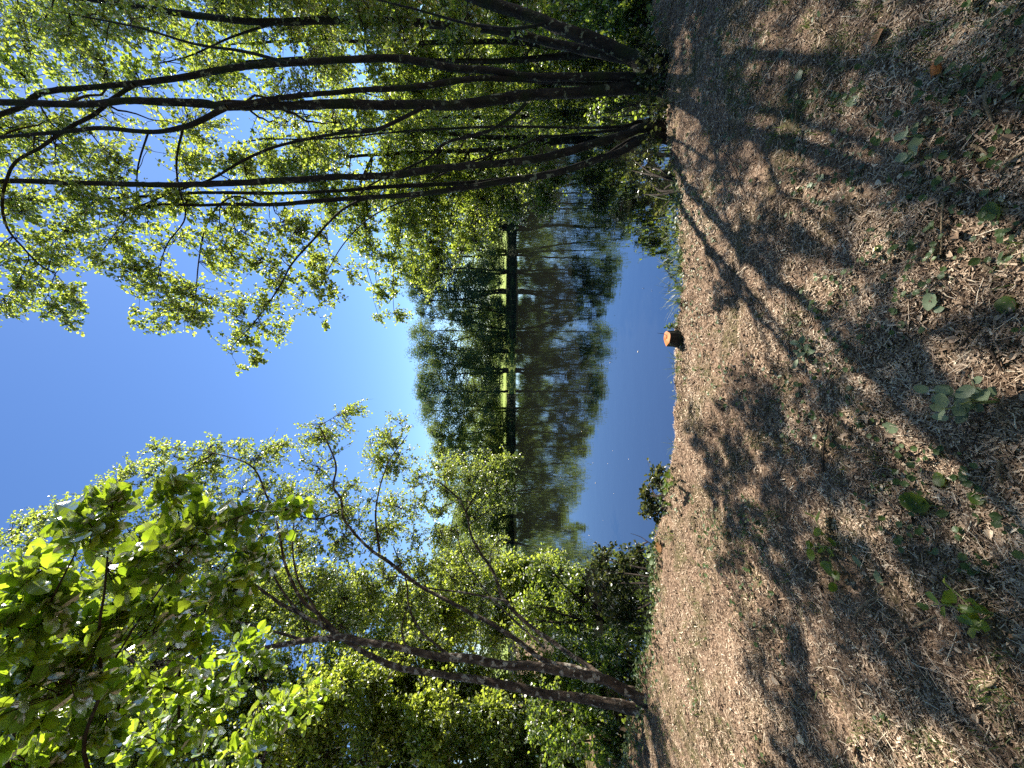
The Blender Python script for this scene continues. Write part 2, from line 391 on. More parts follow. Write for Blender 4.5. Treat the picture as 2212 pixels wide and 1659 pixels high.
def grow(mb, rng, lp, lr, blobs, k_sec, k_twig, lpt, lsize, twiglen=.55, tpl=ALDER, leafmat=0, twigmat=1, droop=.25, thick=1.0, clump=3, rmean=.62, upn=.6):
    """blobs: rows of (x, y, z, radius, depth factor, weight)"""
    B = np.array(blobs, float); c = B[:, :3]; rad = B[:, 3:4] * np.stack([np.ones(len(B)), B[:, 4], np.ones(len(B))], 1); w = B[:, 5]
    nb = len(B)
    def ball(n): 
        v = norm(rng.normal(0, 1, (n, 3))); return v * rng.random((n, 1)) ** (1 / 2.4)
    ns = np.maximum(1, np.round(k_sec * w)).astype(int); bi = np.repeat(np.arange(nb), ns)
    T = c[bi] + rad[bi] * ball(len(bi)) * .95
    D = np.linalg.norm(T[:, None] - lp[None], axis=2); D = D + .7 * np.maximum(0, lp[None, :, 2] - T[:, None, 2])
    D *= rng.uniform(.85, 1.2, D.shape)
    j = D.argmin(1); A0 = lp[j]; L = np.linalg.norm(T - A0, axis=1)
    m = 10; t = np.linspace(0, 1, m)[None, :, None]
    ctl = A0 + (T - A0) * .5 + A(0, 0, 1) * (L * .16)[:, None] + rng.normal(0, 1, T.shape) * (.10 * L)[:, None]
    sec = (1 - t) ** 2 * A0[:, None] + 2 * t * (1 - t) * ctl[:, None] + t ** 2 * T[:, None]
    sec[:, 1:-1] += rng.normal(0, 1, sec[:, 1:-1].shape) * (.012 * L)[:, None, None]
    r0 = np.minimum(lr[j] * .6, (.004 + .0065 * L) * thick)
    R = r0[:, None] * (1 - .75 * np.linspace(0, 1, m)[None]) 
    tubes(mb, sec, R, 5, twigmat)
    # twigs
    nt_ = np.maximum(2, np.round(k_twig * w)).astype(int); bi = np.repeat(np.arange(nb), nt_)
    cc = c[:, None] + rad[:, None] * ball(nb * clump * 2).reshape(nb, clump * 2, 3) * .9
    ci = rng.integers(0, clump * 2, len(bi))
    T = np.where(rng.random((len(bi), 1)) < .72, cc[bi, ci] + rng.normal(0, .26, (len(bi), 3)) * rad[bi], c[bi] + rad[bi] * ball(len(bi)))
    sp_ = sec[:, 2:].reshape(-1, 3); j = np.empty(len(T), int)
    for a in range(0, len(T), 1500):
        dd = np.linalg.norm(T[a:a + 1500, None] - sp_[None], axis=2); dd *= rng.uniform(.8, 1.25, dd.shape); j[a:a + 1500] = dd.argmin(1)
    A0 = sp_[j]; v = T - A0; L = np.linalg.norm(v, axis=1)
    lim = twiglen * rng.uniform(.6, 1.3, len(L)); sc = np.minimum(1, lim / (L + 1e-6)); T = A0 + v * sc[:, None]; L = L * sc
    m = 5; t = np.linspace(0, 1, m)[None, :, None]
    ctl = A0 + (T - A0) * .5 + A(0, 0, 1) * (L * droop * .5)[:, None] + rng.normal(0, 1, T.shape) * (.12 * L)[:, None]
    tw = (1 - t) ** 2 * A0[:, None] + 2 * t * (1 - t) * ctl[:, None] + t ** 2 * T[:, None]
    R = np.linspace(.0036, .0012, m)[None].repeat(len(tw), 0) * thick
    tubes(mb, tw, R, 3, twigmat)
    # leaves along the outer part of each twig
    n = len(tw) * lpt; ti = np.repeat(np.arange(len(tw)), lpt)
    tt = rng.uniform(.2, 1.0, n) ** .7
    f = tt * (m - 1); i0 = np.minimum(f.astype(int), m - 2); fr = (f - i0)[:, None]
    pos = tw[ti, i0] * (1 - fr) + tw[ti, i0 + 1] * fr
    dirv = norm(tw[ti, i0 + 1] - tw[ti, i0])
    ax = norm(.5 * dirv + .9 * norm(rng.normal(0, 1, (n, 3))) + A(0, 0, -.22))
    pos = pos + ax * (lsize * .25)
    nor = norm(rng.normal(0, 1, (n, 3)) * .75 + A(0, 0, upn))
    size = lsize * rng.uniform(.6, 1.25, n)
    # young leaves at the ends are paler; each twig has its own tone
    rv = np.clip(rng.normal(rmean, .17, n) + np.repeat(rng.normal(0, .12, len(tw)), lpt) + .12 * (tt - .6), 0, 1)
    leaves(mb, tpl, pos, ax, nor, size, leafmat, rv)

def blob(px, py, d, r, dep=1.0, w=None):
    if px < -30 and py > 150 and py < 700 and w is None: w = .10 * (r / 80.0) ** 2
    p = P(px, py, d); return (p[0], p[1], p[2], r * d / FPX, dep, (r / 80.0) ** 2 if w is None else w)

def tree(name, label, cat, stems, blobs, rng, bark, leafm=None, k_sec=5, k_twig=150, lpt=10, lsize=.052, group=None, rs=.70, **kw):
    """stems: rows of (kind, pixel path, d0, d1, r0 px, r1 px)"""
    base = None; LP = []; LR = []; built = []
    for (kind, px, d0, d1, r0, r1) in stems:
        if d0 is None: d0 = G(px[0][0], px[0][1], .05)[1]
        pts, rad = lerp_path(px, d0, d1 if d1 is not None else d0, r0 * rs, r1 * rs, kind == 'trunk')
        if base is None: base = A(pts[0][0], pts[0][1], hgt(pts[0][0:1], pts[0][1:2])[0][0])
        built.append((kind, pts, rad))
    root = thing(name, label, cat, base, group)
    for kind, pts, rad in built:
        mb = MB(); p, r = limb_mesh(mb, pts, rad, rng, 12 if rad.max() > .04 else 7, 0, .12 if kind == 'trunk' else .08, .05)
        mb.build(kind, bark, root, base)
        k = max(3, len(p) // 3) if kind == 'trunk' else 2
        LP.append(p[k::2]); LR.append(r[k::2])
    mb = MB(); grow(mb, rng, np.vstack(LP), np.concatenate(LR), blobs, k_sec, k_twig, lpt, lsize, **kw)
    mb.build('crown', [leafm or M_ALDER, M_TWIG], root, base)
    return root, base

rng = np.random.default_rng(11)
# --- right bank: the alders that stand beside the path
tree('alder_tree', 'dark alder trunk with pale lichen spots and a second slim stem, curving left above', 'tree', [
    ('trunk', [(1400, 165), (1312, 163), (1162, 165), (1062, 152), (987, 147), (902, 132), (837, 127), (737, 130), (625, 137), (550, 141), (480, 152), (375, 172), (250, 185), (175, 190), (95, 200), (50, 230), (0, 248), (-120, 290), (-260, 300)], None, 4.6, 12, 6),
    ('trunk', [(1388, 178), (1230, 176), (1127, 172), (1037, 170), (977, 175), (912, 185), (812, 192), (737, 197), (625, 207), (550, 220), (490, 229)], None, 4.0, 9, 7),
    ('branch', [(290, 183), (245, 212), (200, 250), (150, 275), (85, 320), (30, 355), (5, 430), (15, 490), (50, 535), (90, 575), (120, 590)], 4.2, 4.6, 6.5, 2),
    ('branch', [(625, 137), (520, 110), (420, 95), (300, 60), (150, 30)], 3.9, 4.6, 5, 2),
    ], [blob(*b) for b in [(60, 560, 4.7, 70), (20, 420, 4.7, 80), (110, 650, 4.7, 55), (30, 640, 4.7, 65), (120, 480, 4.7, 75), (60, 300, 4.9, 90), (-90, 350, 4.8, 120), (-100, 560, 4.8, 110), (-90, 190, 5, 120), (200, 120, 5, 85), (320, 60, 5, 80), (150, 640, 4.8, 35), (160, 710, 4.7, 22)]],
    rng, M_BARK_D, lsize=.039)
tree('alder_tree', 'thick dark alder trunk rising straight between the lichen-spotted alder and the paired stems', 'tree', [
    ('trunk', [(1395, 190), (1287, 200), (1187, 205), (1127, 212), (1062, 222), (987, 232), (902, 230), (812, 230), (737, 230), (625, 232), (550, 232), (490, 230), (440, 222), (350, 220), (280, 217), (200, 225), (100, 225), (0, 220), (-200, 215)], None, 4.3, 16, 7),
    ('branch', [(490, 231), (435, 260), (390, 277), (320, 285), (215, 276), (125, 285), (0, 296), (-100, 310)], 3.9, 4.5, 8, 4),
    ('branch', [(1137, 222), (1107, 250), (1062, 280), (1012, 295), (962, 310), (927, 340), (887, 360), (800, 400), (760, 440)], 3.6, 4.3, 6, 2),
    ('branch', [(912, 234), (817, 280), (737, 288), (660, 302), (590, 320), (540, 340), (500, 362), (450, 390), (375, 415), (300, 445), (215, 460)], 3.75, 4.7, 6, 2),
    ('branch', [(395, 278), (382, 340), (385, 400), (400, 470), (360, 530), (340, 600)], 4.1, 4.7, 3.5, 1.2),
    ('branch', [(320, 286), (298, 360), (295, 425)], 4.2, 4.6, 3, 1.2),
    ], [blob(*b) for b in [(320, 600, 4.7, 60), (370, 650, 4.7, 55), (340, 480, 4.7, 70), (250, 540, 4.7, 60), (220, 440, 4.6, 75), (230, 330, 4.7, 80), (140, 380, 4.7, 70), (420, 350, 4.6, 70), (540, 390, 4.6, 60), (-80, 440, 4.7, 90), (180, 560, 4.8, 45), (300, 690, 4.7, 25), (350, 710, 4.8, 28), (700, 330, 4.6, 60), (820, 420, 4.5, 40), (610, 250, 5.6, 85, 1, .6), (470, 280, 5.5, 85, 1, .5), (340, 250, 5.4, 90, 1, .45), (210, 265, 5.3, 90, 1, .45), (680, 190, 5.7, 80, 1, .6), (90, 290, 5.2, 85, 1, .45)]],
    rng, M_BARK_D, lsize=.039)
tree('alder_tree', 'alder with a mossy trunk leaning steeply out to the right, cut stub at its foot', 'tree', [
    ('trunk', [(1412, 158), (1362, 120), (1287, 90), (1212, 65), (1162, 42), (1097, 20), (1037, 0), (940, -45), (800, -100), (600, -150)], None, 4.2, 19, 9),
    ('branch', [(1180, 52), (1100, 62), (1010, 50), (900, 20), (780, -10)], 3.5, 4.2, 5, 2),
    ], [blob(*b) for b in [(900, -20, 4.5, 80), (760, -40, 4.6, 90), (620, -60, 4.6, 100), (820, 60, 4.6, 60), (1000, 20, 4.4, 60), (480, -90, 4.6, 100), (1150, 20, 4.3, 45)]],
    rng, M_BARK_D, lsize=.046)
tree('alder_tree', 'slim dark alder at the far right, behind the leaning mossy trunk', 'tree', [
    ('trunk', [(1385, 132), (1237, 105), (1097, 72), (937, 55), (850, 47), (737, 43), (600, 48), (520, 45), (400, 32), (200, 0), (-100, -40)], 4.5, 5.4, 13, 6),
    ('branch', [(600, 48), (500, 80), (410, 120), (330, 140)], 4.9, 5.4, 4, 1.5),
    ], [blob(*b) for b in [(600, 40, 5.4, 80), (480, 60, 5.5, 80, 1, .45), (350, 20, 5.6, 90, 1, .45), (700, 90, 5.3, 70, 1, .4), (200, 30, 5.6, 90, 1, .5), (60, 80, 5.6, 100, 1, .6), (430, 130, 5.4, 60, 1, .2), (850, 90, 5.3, 50)]],
    rng, M_BARK_D, lsize=.046)
tree('alder_tree', 'coppiced alder with three tall slender stems bowing left beside the water', 'tree', [
    ('trunk', [(1408, 275), (1357, 290), (1287, 310), (1187, 337), (1112, 350), (1012, 359), (937, 365), (862, 377), (787, 382), (737, 382), (650, 390), (550, 395), (425, 400), (300, 400), (125, 395), (0, 392), (-150, 400)], None, 4.6, 12, 6),
    ('trunk', [(1408, 300), (1337, 328), (1287, 345), (1212, 370), (1137, 385), (1062, 395), (962, 412), (862, 422), (737, 428), (600, 440), (500, 440), (425, 442), (350, 440), (280, 452), (210, 462)], None, 4.7, 11, 3),
    ('trunk', [(1400, 292), (1290, 346), (1187, 372), (1087, 387), (987, 396), (912, 400), (812, 405), (737, 412), (600, 417), (450, 415), (350, 420), (200, 430), (60, 430)], None, 4.8, 7.5, 3),
    ('trunk', [(1396, 268), (1352, 278), (1237, 290), (1162, 300), (1112, 320), (1047, 340), (987, 360), (930, 390)], 3.8, 4.2, 4.5, 2.5),
    ('trunk', [(1396, 262), (1350, 272), (1262, 277), (1162, 275), (1062, 275), (937, 280), (862, 285), (700, 300), (560, 300)], 3.8, 4.4, 4.5, 2),
    ('branch', [(800, 424), (737, 455), (675, 520), (630, 570), (600, 625), (550, 695), (500, 750)], 4.2, 5.0, 4, 1.3),
    ('branch', [(560, 440), (480, 410), (450, 475), (430, 555), (422, 640), (410, 705)][0:1] + [(500, 425), (450, 475), (430, 555), (422, 640), (410, 705)], 4.4, 5.0, 3, 1.2),
    ('branch', [(350, 441), (280, 468), (230, 530), (190, 575)], 4.6, 4.9, 3, 1.2),
    ('branch', [(940, 414), (880, 432), (800, 470), (740, 530), (700, 600)], 4.2, 5.0, 3, 1.2),
    ], [blob(*b) for b in [(400, 640, 4.9, 60), (430, 700, 4.9, 38), (480, 660, 5, 55), (520, 740, 5, 40), (535, 795, 5, 20), (580, 720, 5, 45), (600, 650, 5, 60), (650, 590, 5, 60), (700, 630, 5, 45), (715, 700, 5, 20), (690, 540, 5, 60), (560, 560, 4.9, 70), (470, 540, 4.8, 70), (640, 480, 4.8, 60), (520, 460, 4.8, 60), (400, 440, 4.7, 60), (-60, 480, 4.8, 90), (770, 590, 5.2, 30), (560, 770, 5, 26)]],
    rng, M_BARK_D, lsize=.039)

# --- left bank: the large leaning alder
L1 = [(1385, 1512), (1362, 1499), (1302, 1469), (1237, 1457), (1162, 1442), (1087, 1437), (1012, 1424), (937, 1419), (877, 1404), (827, 1394), (782, 1387), (737, 1377), (650, 1385), (600, 1394), (550, 1404), (475, 1417), (400, 1422), (250, 1445)]
L2 = [(1372, 1530), (1250, 1507), (1172, 1499), (1112, 1484), (1047, 1469), (977, 1459), (912, 1449), (857, 1439), (802, 1416), (760, 1392), (715, 1362), (650, 1328), (600, 1300), (560, 1270), (500, 1225)]
L3 = [(1362, 1500), (1290, 1460), (1237, 1440), (1177, 1427), (1112, 1379), (1057, 1344), (1027, 1329), (962, 1294), (912, 1269), (872, 1239), (832, 1209), (802, 1189), (767, 1154), (742, 1119), (737, 1079), (720, 1050), (725, 1000), (690, 920)]
L4 = [(1356, 1490), (1262, 1432), (1187, 1379), (1137, 1344), (1097, 1304), (1082, 1279), (1062, 1229), (1037, 1194), (1017, 1154), (1007, 1109), (987, 1074), (952, 1044)]
lblobs = [(690, 960, 6.4, 62), (760, 900, 6.5, 42), (800, 960, 6.5, 60), (850, 925, 6.5, 40), (880, 1000, 6.6, 60), (600, 985, 6.3, 45), (520, 985, 6.2, 50), (440, 975, 6.1, 45), (360, 1000, 6, 55), (290, 1040, 6, 55), (200, 1080, 6, 60), (110, 1130, 6, 60), (30, 1190, 6, 70),
          (330, 1120, 5.9, 75), (450, 1080, 6, 75), (560, 1080, 6, 75), (660, 1080, 6.2, 75), (760, 1080, 6.3, 80), (850, 1110, 6.4, 80), (940, 1020, 6.8, 50), (1000, 1015, 6.8, 55), (1060, 1010, 6.8, 50), (1105, 1000, 6.7, 28), (970, 1100, 6.6, 70), (1050, 1090, 6.6, 60), (1100, 1070, 6.5, 38),
          (880, 1200, 6.2, 80), (980, 1200, 6.4, 75), (760, 1220, 6, 90), (640, 1200, 5.9, 90), (520, 1200, 5.8, 85), (400, 1220, 5.7, 90), (260, 1200, 5.7, 90), (120, 1260, 5.7, 95), (900, 1310, 5.8, 85), (780, 1320, 5.6, 85), (640, 1330, 5.5, 85), (1060, 1180, 6.8, 45), (1050, 1290, 6, 65)]
tree('alder_tree', 'big alder with two thick brown scaly trunks and long limbs leaning over the pond', 'tree', [
    ('trunk', L1, None, 5.3, 20, 6), ('trunk', L2, None, 5.5, 20, 4),
    ('trunk', L3, None, 6.4, 12, 3), ('trunk', L4, None, 6.7, 11, 3),
    ('branch', [(1100, 1300), (997, 1279), (922, 1269), (850, 1240)], 5.4, 5.8, 5, 2),
    ('branch', [(1177, 1400), (1100, 1330), (1052, 1280), (1000, 1200), (985, 1130)], 5.0, 6.4, 5, 2),
    ('branch', [(737, 1375), (690, 1330), (650, 1294), (615, 1220), (600, 1140), (575, 1070), (540, 1005), (450, 975)], 5.0, 6.1, 8, 2),
    ('branch', [(680, 1345), (635, 1310), (590, 1240), (570, 1170), (540, 1100)], 5.1, 5.9, 6, 2),
    ('branch', [(700, 1360), (675, 1305), (645, 1255), (632, 1180), (640, 1080)], 5.0, 6.0, 6, 2),
    ('branch', [(660, 1384), (575, 1360), (500, 1340), (425, 1330), (330, 1300)], 5.0, 5.6, 6, 2),
    ('branch', [(820, 1195), (812, 1099), (837, 1004), (880, 940)], 6.0, 6.5, 5, 1.5),
    ('branch', [(977, 1420), (937, 1389), (902, 1354), (882, 1304), (877, 1254), (850, 1180)], 4.7, 5.6, 6, 2),
    ('branch', [(880, 1404), (868, 1360), (880, 1310)], 4.8, 5.2, 5, 2.5),
    ('branch', [(735, 1100), (690, 1120), (640, 1110), (560, 1060)], 6.2, 6.2, 3.5, 1.5),
    ], [blob(b[0], b[1], b[2] + .35, b[3]) for b in lblobs], rng, M_BARK_L, lsize=.037, k_twig=230, lpt=12, rmean=.62, rs=.52)

# --- trees and thickets further along both banks
def bank_tree(name, label, cat, base_px, base_d, top_px, r0, blobs, rng, leafm, lean=0, n_stem=2, **kw):
    kw['k_twig'] = int(kw['k_twig'] * 3.0); kw['clump'] = 5
    b = P(base_px[0], base_px[1], base_d); st = []
    for k in range(n_stem):
        o = (k - (n_stem - 1) / 2) * 14
        path = [(base_px[0], base_px[1] + o * .3)]
        for q in (.25, .5, .75, 1): path.append((base_px[0] + (top_px[0] - base_px[0]) * q + rng.normal(0, 6), base_px[1] + (top_px[1] - base_px[1]) * q + o * (1 + 3 * q) + rng.normal(0, 7)))
        st.append(('trunk', path, base_d, base_d + rng.uniform(-.4, .6), r0, r0 * .25))
    return tree(name, label, cat, st, [blob(*q) for q in blobs], rng, M_BARK_D, leafm, **kw)
rb = np.random.default_rng(23)
bank_tree('alder_tree', 'leafy alder hanging bright green boughs low over the water behind the paired stems', 'tree', (1240, 300), 9.6, (520, 330), 8,
    [(740, 440, 10, 60), (800, 500, 10.3, 65), (850, 560, 10.6, 55), (830, 630, 10.6, 38), (870, 680, 10.8, 24), (820, 690, 10.8, 20), (900, 520, 10.6, 75), (960, 560, 10.8, 50), (930, 610, 10.8, 40), (970, 470, 10.6, 80), (1040, 450, 10.6, 65), (1030, 520, 10.8, 35), (900, 430, 10, 80), (800, 400, 10, 80), (1090, 400, 10, 60), (1175, 420, 9.4, 45), (1200, 385, 9.4, 45), (1120, 460, 10, 36), (1010, 370, 10, 80), (690, 350, 9.8, 80), (1130, 340, 9.8, 70), (580, 360, 9.8, 80), (890, 320, 9.8, 90)],
    rb, M_BACK, lsize=.062, k_twig=140, lpt=10, twiglen=.9, thick=1.5, rmean=.66)
bank_tree('alder_tree', 'bushy sunlit alder filling the gap left of the thick straight dark trunk', 'tree', (1250, 240), 11.5, (760, 235), 8,
    [(1000, 260, 11, 90), (870, 230, 11, 90), (770, 260, 11, 80), (1130, 250, 11, 80), (1230, 240, 11, 55), (1050, 180, 11, 80), (1180, 180, 10.5, 60)],
    rb, M_BACK, lsize=.066, k_twig=150, lpt=10, twiglen=.9, thick=1.5, rmean=.6)
bank_tree('alder_tree', 'dense leafy alder on the right bank behind the lichen-spotted trunk', 'tree', (1300, 110), 7.6, (450, 110), 9,
    [(1240, 110, 8.4, 70), (1120, 100, 8.4, 85), (1000, 90, 8.4, 90), (860, 110, 8.4, 90), (720, 90, 8.4, 95, 1, .8), (580, 120, 7.6, 95, 1, .35), (430, 90, 6.6, 95, 1, .20), (280, 120, 6.2, 95, 1, .17), (130, 110, 6.0, 95, 1, .2), (0, 160, 5.8, 90, 1, .2), (1180, 190, 8.4, 50), (900, 190, 8.2, 60, 1, .35), (500, 190, 6.8, 60, 1, .12)],
    rb, M_BACK, lsize=.060, k_twig=170, lpt=10, twiglen=.8, thick=1.3, rmean=.55)
bank_tree('alder_tree', 'shady leafy alder at the extreme right edge of the wood', 'tree', (1300, -40), 6.8, (200, -40), 11,
    [(1260, 0, 6.8, 90), (1120, -20, 6.8, 100), (980, 0, 6.8, 95), (820, -30, 6.8, 100), (660, 0, 6.8, 100, 1, .8), (500, -20, 6.8, 100, 1, .5), (340, 0, 6.8, 100, 1, .5), (180, -20, 6.8, 100, 1, .5), (1320, 40, 6.6, 50), (40, 0, 6.8, 100, 1, .5)],
    rb, M_BACK, lsize=.056, k_twig=150, lpt=10, twiglen=.8, rmean=.5)
bank_tree('alder_tree', 'leafy alder rising behind the right-hand trunk of the big leaning alder', 'tree', (1300, 1330), 8.8, (500, 1320), 9,
    [(1230, 1330, 8.6, 60), (1130, 1320, 8.6, 80), (1010, 1330, 8.6, 90), (890, 1350, 8.6, 90), (760, 1320, 8.6, 95), (620, 1300, 8.6, 95), (480, 1300, 8.6, 95), (1180, 1240, 8.8, 55), (1090, 1240, 8.8, 60), (1220, 1270, 8.8, 42), (340, 1330, 8.6, 95), (200, 1340, 8.6, 95), (1000, 1240, 8.8, 70)],
    rb, M_BACK, lsize=.062, k_twig=230, lpt=10, twiglen=.8, thick=1.3, rmean=.85)
bank_tree('alder_tree', 'thickly leaved alder filling the left bank beyond the leaning trunks', 'tree', (1310, 1500), 7.4, (400, 1490), 10,
    [(1260, 1450, 7.4, 70), (1150, 1500, 7.4, 90), (1020, 1500, 7.4, 95), (880, 1510, 7.4, 95), (740, 1480, 7.4, 95), (600, 1500, 7.4, 95), (460, 1480, 7.4, 95), (320, 1480, 7.4, 95), (1270, 1540, 7.2, 70), (180, 1460, 7.4, 95), (40, 1420, 7.4, 95), (900, 1430, 7.4, 70), (700, 1540, 6.2, 70), (820, 1580, 6.2, 70), (940, 1560, 6.2, 70), (1060, 1570, 6.2, 60), (780, 1470, 6.3, 60), (600, 1580, 6.0, 70)],
    rb, M_BACK, lsize=.058, k_twig=230, lpt=10, twiglen=.8, thick=1.3, rmean=.85)
bank_tree('alder_tree', 'gloomy thicket alder at the extreme left edge of the wood', 'tree', (1320, 1680), 6.4, (400, 1690), 12,
    [(1250, 1640, 6.4, 90), (1120, 1650, 6.4, 100), (980, 1640, 6.4, 100), (840, 1650, 6.4, 100), (700, 1640, 6.4, 100), (560, 1650, 6.4, 100), (420, 1630, 6.4, 100), (280, 1650, 6.4, 100), (120, 1620, 6.4, 100), (0, 1540, 6.4, 95), (1310, 1600, 6.2, 50)],
    rb, M_BACK, lsize=.056, k_twig=200, lpt=10, twiglen=.8, rmean=.62)

# --- far bank
def far_tree(label, px, top_px, d, width, rng, mat, n_leaf=22000, low=1.2, stems=2, lsize=.14, group='trees along the far shore', slim=False):
    u = (829.5 - px) / FPX; x = u * d; y = d * cp
    z0 = float(hgt(A(x), A(y))[0][0]); h = P(top_px, px, d)[2] - z0
    base = A(x, y, z0); root = thing('alder_tree' if not slim else 'poplar_tree', label, 'tree', base, group)
    tops = []
    for k in range(stems):
        dx = rng.normal(0, .5) + (k - (stems - 1) / 2) * .9
        pts = A([0, 0, -.15], [dx * .15, 0, h * .14], [dx * .45 + rng.normal(0, .15), rng.normal(0, .15), h * .35], [dx * .8, rng.normal(0, .25), h * .65], [dx + rng.normal(0, .2), 0, h * .94])
        pts[:, 0] += (k - (stems - 1) / 2) * .3
        r = rng.uniform(.10, .15) * (h / 11)
        mb = MB(); p, rr = limb_mesh(mb, pts, [r * 1.4, r, r * .75, r * .45, r * .1], rng, 7, 0, .1, .25); mb.build('trunk', M_BARK_F, root)
        tops.append(p)
    lp = np.vstack(tops); lp = lp[lp[:, 2] > low * .8]
    # clumps of leaves hung on real boughs
    nb = 115; zz = low + (h * .98 - low) * rng.uniform(0, 1, nb) ** 1.15; q = (zz - low) / (h - low)
    prof = width * 1.12 * (np.clip(q * 3.0 + .7, 0, 1) * np.clip((1.03 - q) * 2.6, .12, 1) ** .65)
    an = rng.uniform(0, 2 * np.pi, nb); prof = prof * (1 + .30 * np.sin(an * 2 + zz * 1.1 + rng.uniform(0, 6)) + .18 * np.sin(an * 3 - zz * 2.1)); rad = prof * np.sqrt(rng.uniform(.05, 1, nb))
    c = np.stack([np.cos(an) * rad, np.sin(an) * rad, zz], 1)
    j = np.linalg.norm(lp[None] - (c - A(0, 0, .6))[:, None], axis=2).argmin(1)
    t = np.linspace(0, 1, 6)[None, :, None]; A0 = lp[j]
    bez = A0[:, None] * (1 - t) + c[:, None] * t + A(0, 0, 1) * (t * (1 - t)) * .8 + rng.normal(0, .05, (nb, 6, 3))
    mb = MB(); tubes(mb, bez, np.linspace(.045, .012, 6)[None].repeat(nb, 0), 4, 1)
    cr = rng.uniform(.4, 1.1, nb) * (width / 2.4); ci = rng.integers(0, nb, n_leaf)
    v = norm(rng.normal(0, 1, (n_leaf, 3))) * rng.random((n_leaf, 1)) ** .5
    pos = c[ci] + v * cr[ci][:, None] * A(1, 1, .85)
    pos[:, 2] = np.maximum(pos[:, 2], low * .55)
    ax = norm(rng.normal(0, 1, (n_leaf, 3)) + A(0, 0, -.2)); nor = norm(rng.normal(0, .8, (n_leaf, 3)) + A(0, 0, .5))
    rv = np.clip(rng.normal(.5, .16, n_leaf) + rng.normal(0, .12, nb)[ci], 0, 1)
    leaves(mb, FARLEAF, pos, ax, nor, lsize * rng.uniform(.6, 1.3, n_leaf), 0, rv)
    mb.build('crown', [mat, M_BARK_F], root)
    return root
rf = np.random.default_rng(5)
row = [  # py, top px, width, stems, label
    (250, 838, 2.6, 2, 'far shore alder seen between the lichen-spotted trunk and the paired stems'),
    (320, 832, 2.6, 2, 'far shore alder hidden behind the paired slender stems'),
    (385, 834, 2.6, 2, 'far shore alder just left of the paired slender stems, behind bright boughs'),
    (440, 836, 2.5, 2, 'tall far shore alder behind the bright hanging boughs, second along'),
    (490, 842, 2.4, 2, 'tall far alder just left of the bright hanging boughs, stems showing'),
    (545, 852, 2.3, 3, 'far shore alder whose three curved stems stand over the pale roots'),
    (588, 868, 2.2, 2, 'far shore alder with two straight stems left of the pale roots'),
    (628, 884, 2.2, 2, 'dark blue-green far shore alder leaning a little over the water'),
    (668, 900, 2.1, 3, 'low far shore alder in the dip of the treetop line'),
    (718, 890, 2.3, 3, 'round-topped far shore alder that makes the highest middle peak'),
    (758, 888, 2.2, 2, 'broad far shore alder just left of the middle peak'),
    (800, 905, 2.1, 2, 'far shore alder with a pair of straight bare stems before the lit meadow'),
    (845, 900, 2.2, 1, 'far shore alder with a single stout stem before the lit meadow'),
    (885, 906, 2.1, 2, 'far shore alder at the left end of the lit meadow strip'),
    (925, 926, 2.1, 2, 'paler far shore alder stepping down towards the left willowy boughs'),
    (965, 932, 2.2, 2, 'pale far shore alder half hidden by the sunlit left boughs'),
    (215, 836, 2.8, 2, 'far shore alder glimpsed between the thick straight trunk and the thin stems'),
    (285, 834, 2.8, 2, 'far shore alder glimpsed just right of the coppiced stems'),
    (352, 836, 2.8, 2, 'far shore alder crossed by the outermost coppiced stem'),
    (412, 838, 2.6, 2, 'far shore alder mostly veiled by the bright hanging boughs, trunk on the dark bank'),
    (1015, 948, 2.4, 2, 'far shore alder whose reflection stands under the sunlit left boughs'),
    (1065, 962, 2.4, 2, 'low far shore alder glimpsed through the sunlit left boughs'),
]
for (py, tp, wd, st, lab) in row:
    far_tree(lab, py, tp, (45.6 if py < 860 else 47.5) + rf.uniform(-.3, 1.6), wd * rf.uniform(.95, 1.6), rf, (M_FAR2 if py in (285, 588, 628, 668, 758, 845) else M_FAR) if py < 900 else M_FARLIT, stems=st, low={668: .1, 718: .05, 758: .1, 440: .3, 490: .4}.get(py, .1 if py > 900 else .75 + rf.uniform(-.2, .2)))
for (py, tp, d, lab, slim) in [(1115, 985, 47, 'pale far-left shore tree beyond the leaning limbs', False), (1142, 938, 49, 'narrow poplar standing above the far-left trees', True),
                         (1170, 955, 46, 'pale round far-left tree seen through the leaning limbs', False), (1225, 930, 40, 'pale tree on the left shore, upper part lost in the boughs', False), (1285, 900, 34, 'tall tree on the left shore behind the leaning limbs', False), (1360, 860, 27, 'left shore tree nearest the leaning trunks', False)]:
    far_tree(lab, py, tp, d, 1.1 if slim else 2.6, rf, M_FARLIT, stems=1 if slim else 2, low=1.0, slim=slim, n_leaf=6000 if slim else 15000)
for (py, tp, d, lab) in [(180, 850, 36, 'right shore tree in the distance behind the thick straight trunk'), (90, 830, 27, 'right shore tree behind the leaning mossy trunk'), (-20, 800, 20, 'right shore tree at the extreme right, middle distance')]:
    far_tree(lab, py, tp, d, 2.8, rf, M_FARLIT, stems=2, low=.6, n_leaf=10000, lsize=.15)
hedge = [(330, 985), (430, 980), (520, 992), (600, 985), (690, 1000), (770, 990), (850, 1004), (930, 996), (1010, 1000), (1090, 996), (1180, 990), (230, 985)]
names = ['behind the paired stems', 'behind the bright hanging boughs', 'behind the curved far stems', 'behind the pale roots', 'under the dip of the treetop line', 'behind the middle peak', 'behind the single stout stem', 'at the left end of the meadow strip', 'behind the sunlit left boughs', 'beyond the low far alders', 'behind the far-left round tree', 'behind the thick straight trunk']
for (py, tp), nm in zip(hedge, names):
    far_tree('sunlit pale green tree across the meadow, ' + nm, py, tp, 72 + rf.uniform(-4, 8), 3.6, rf, M_FARLIT, stems=2, low=.6, n_leaf=7000, lsize=.26, group='trees across the meadow')

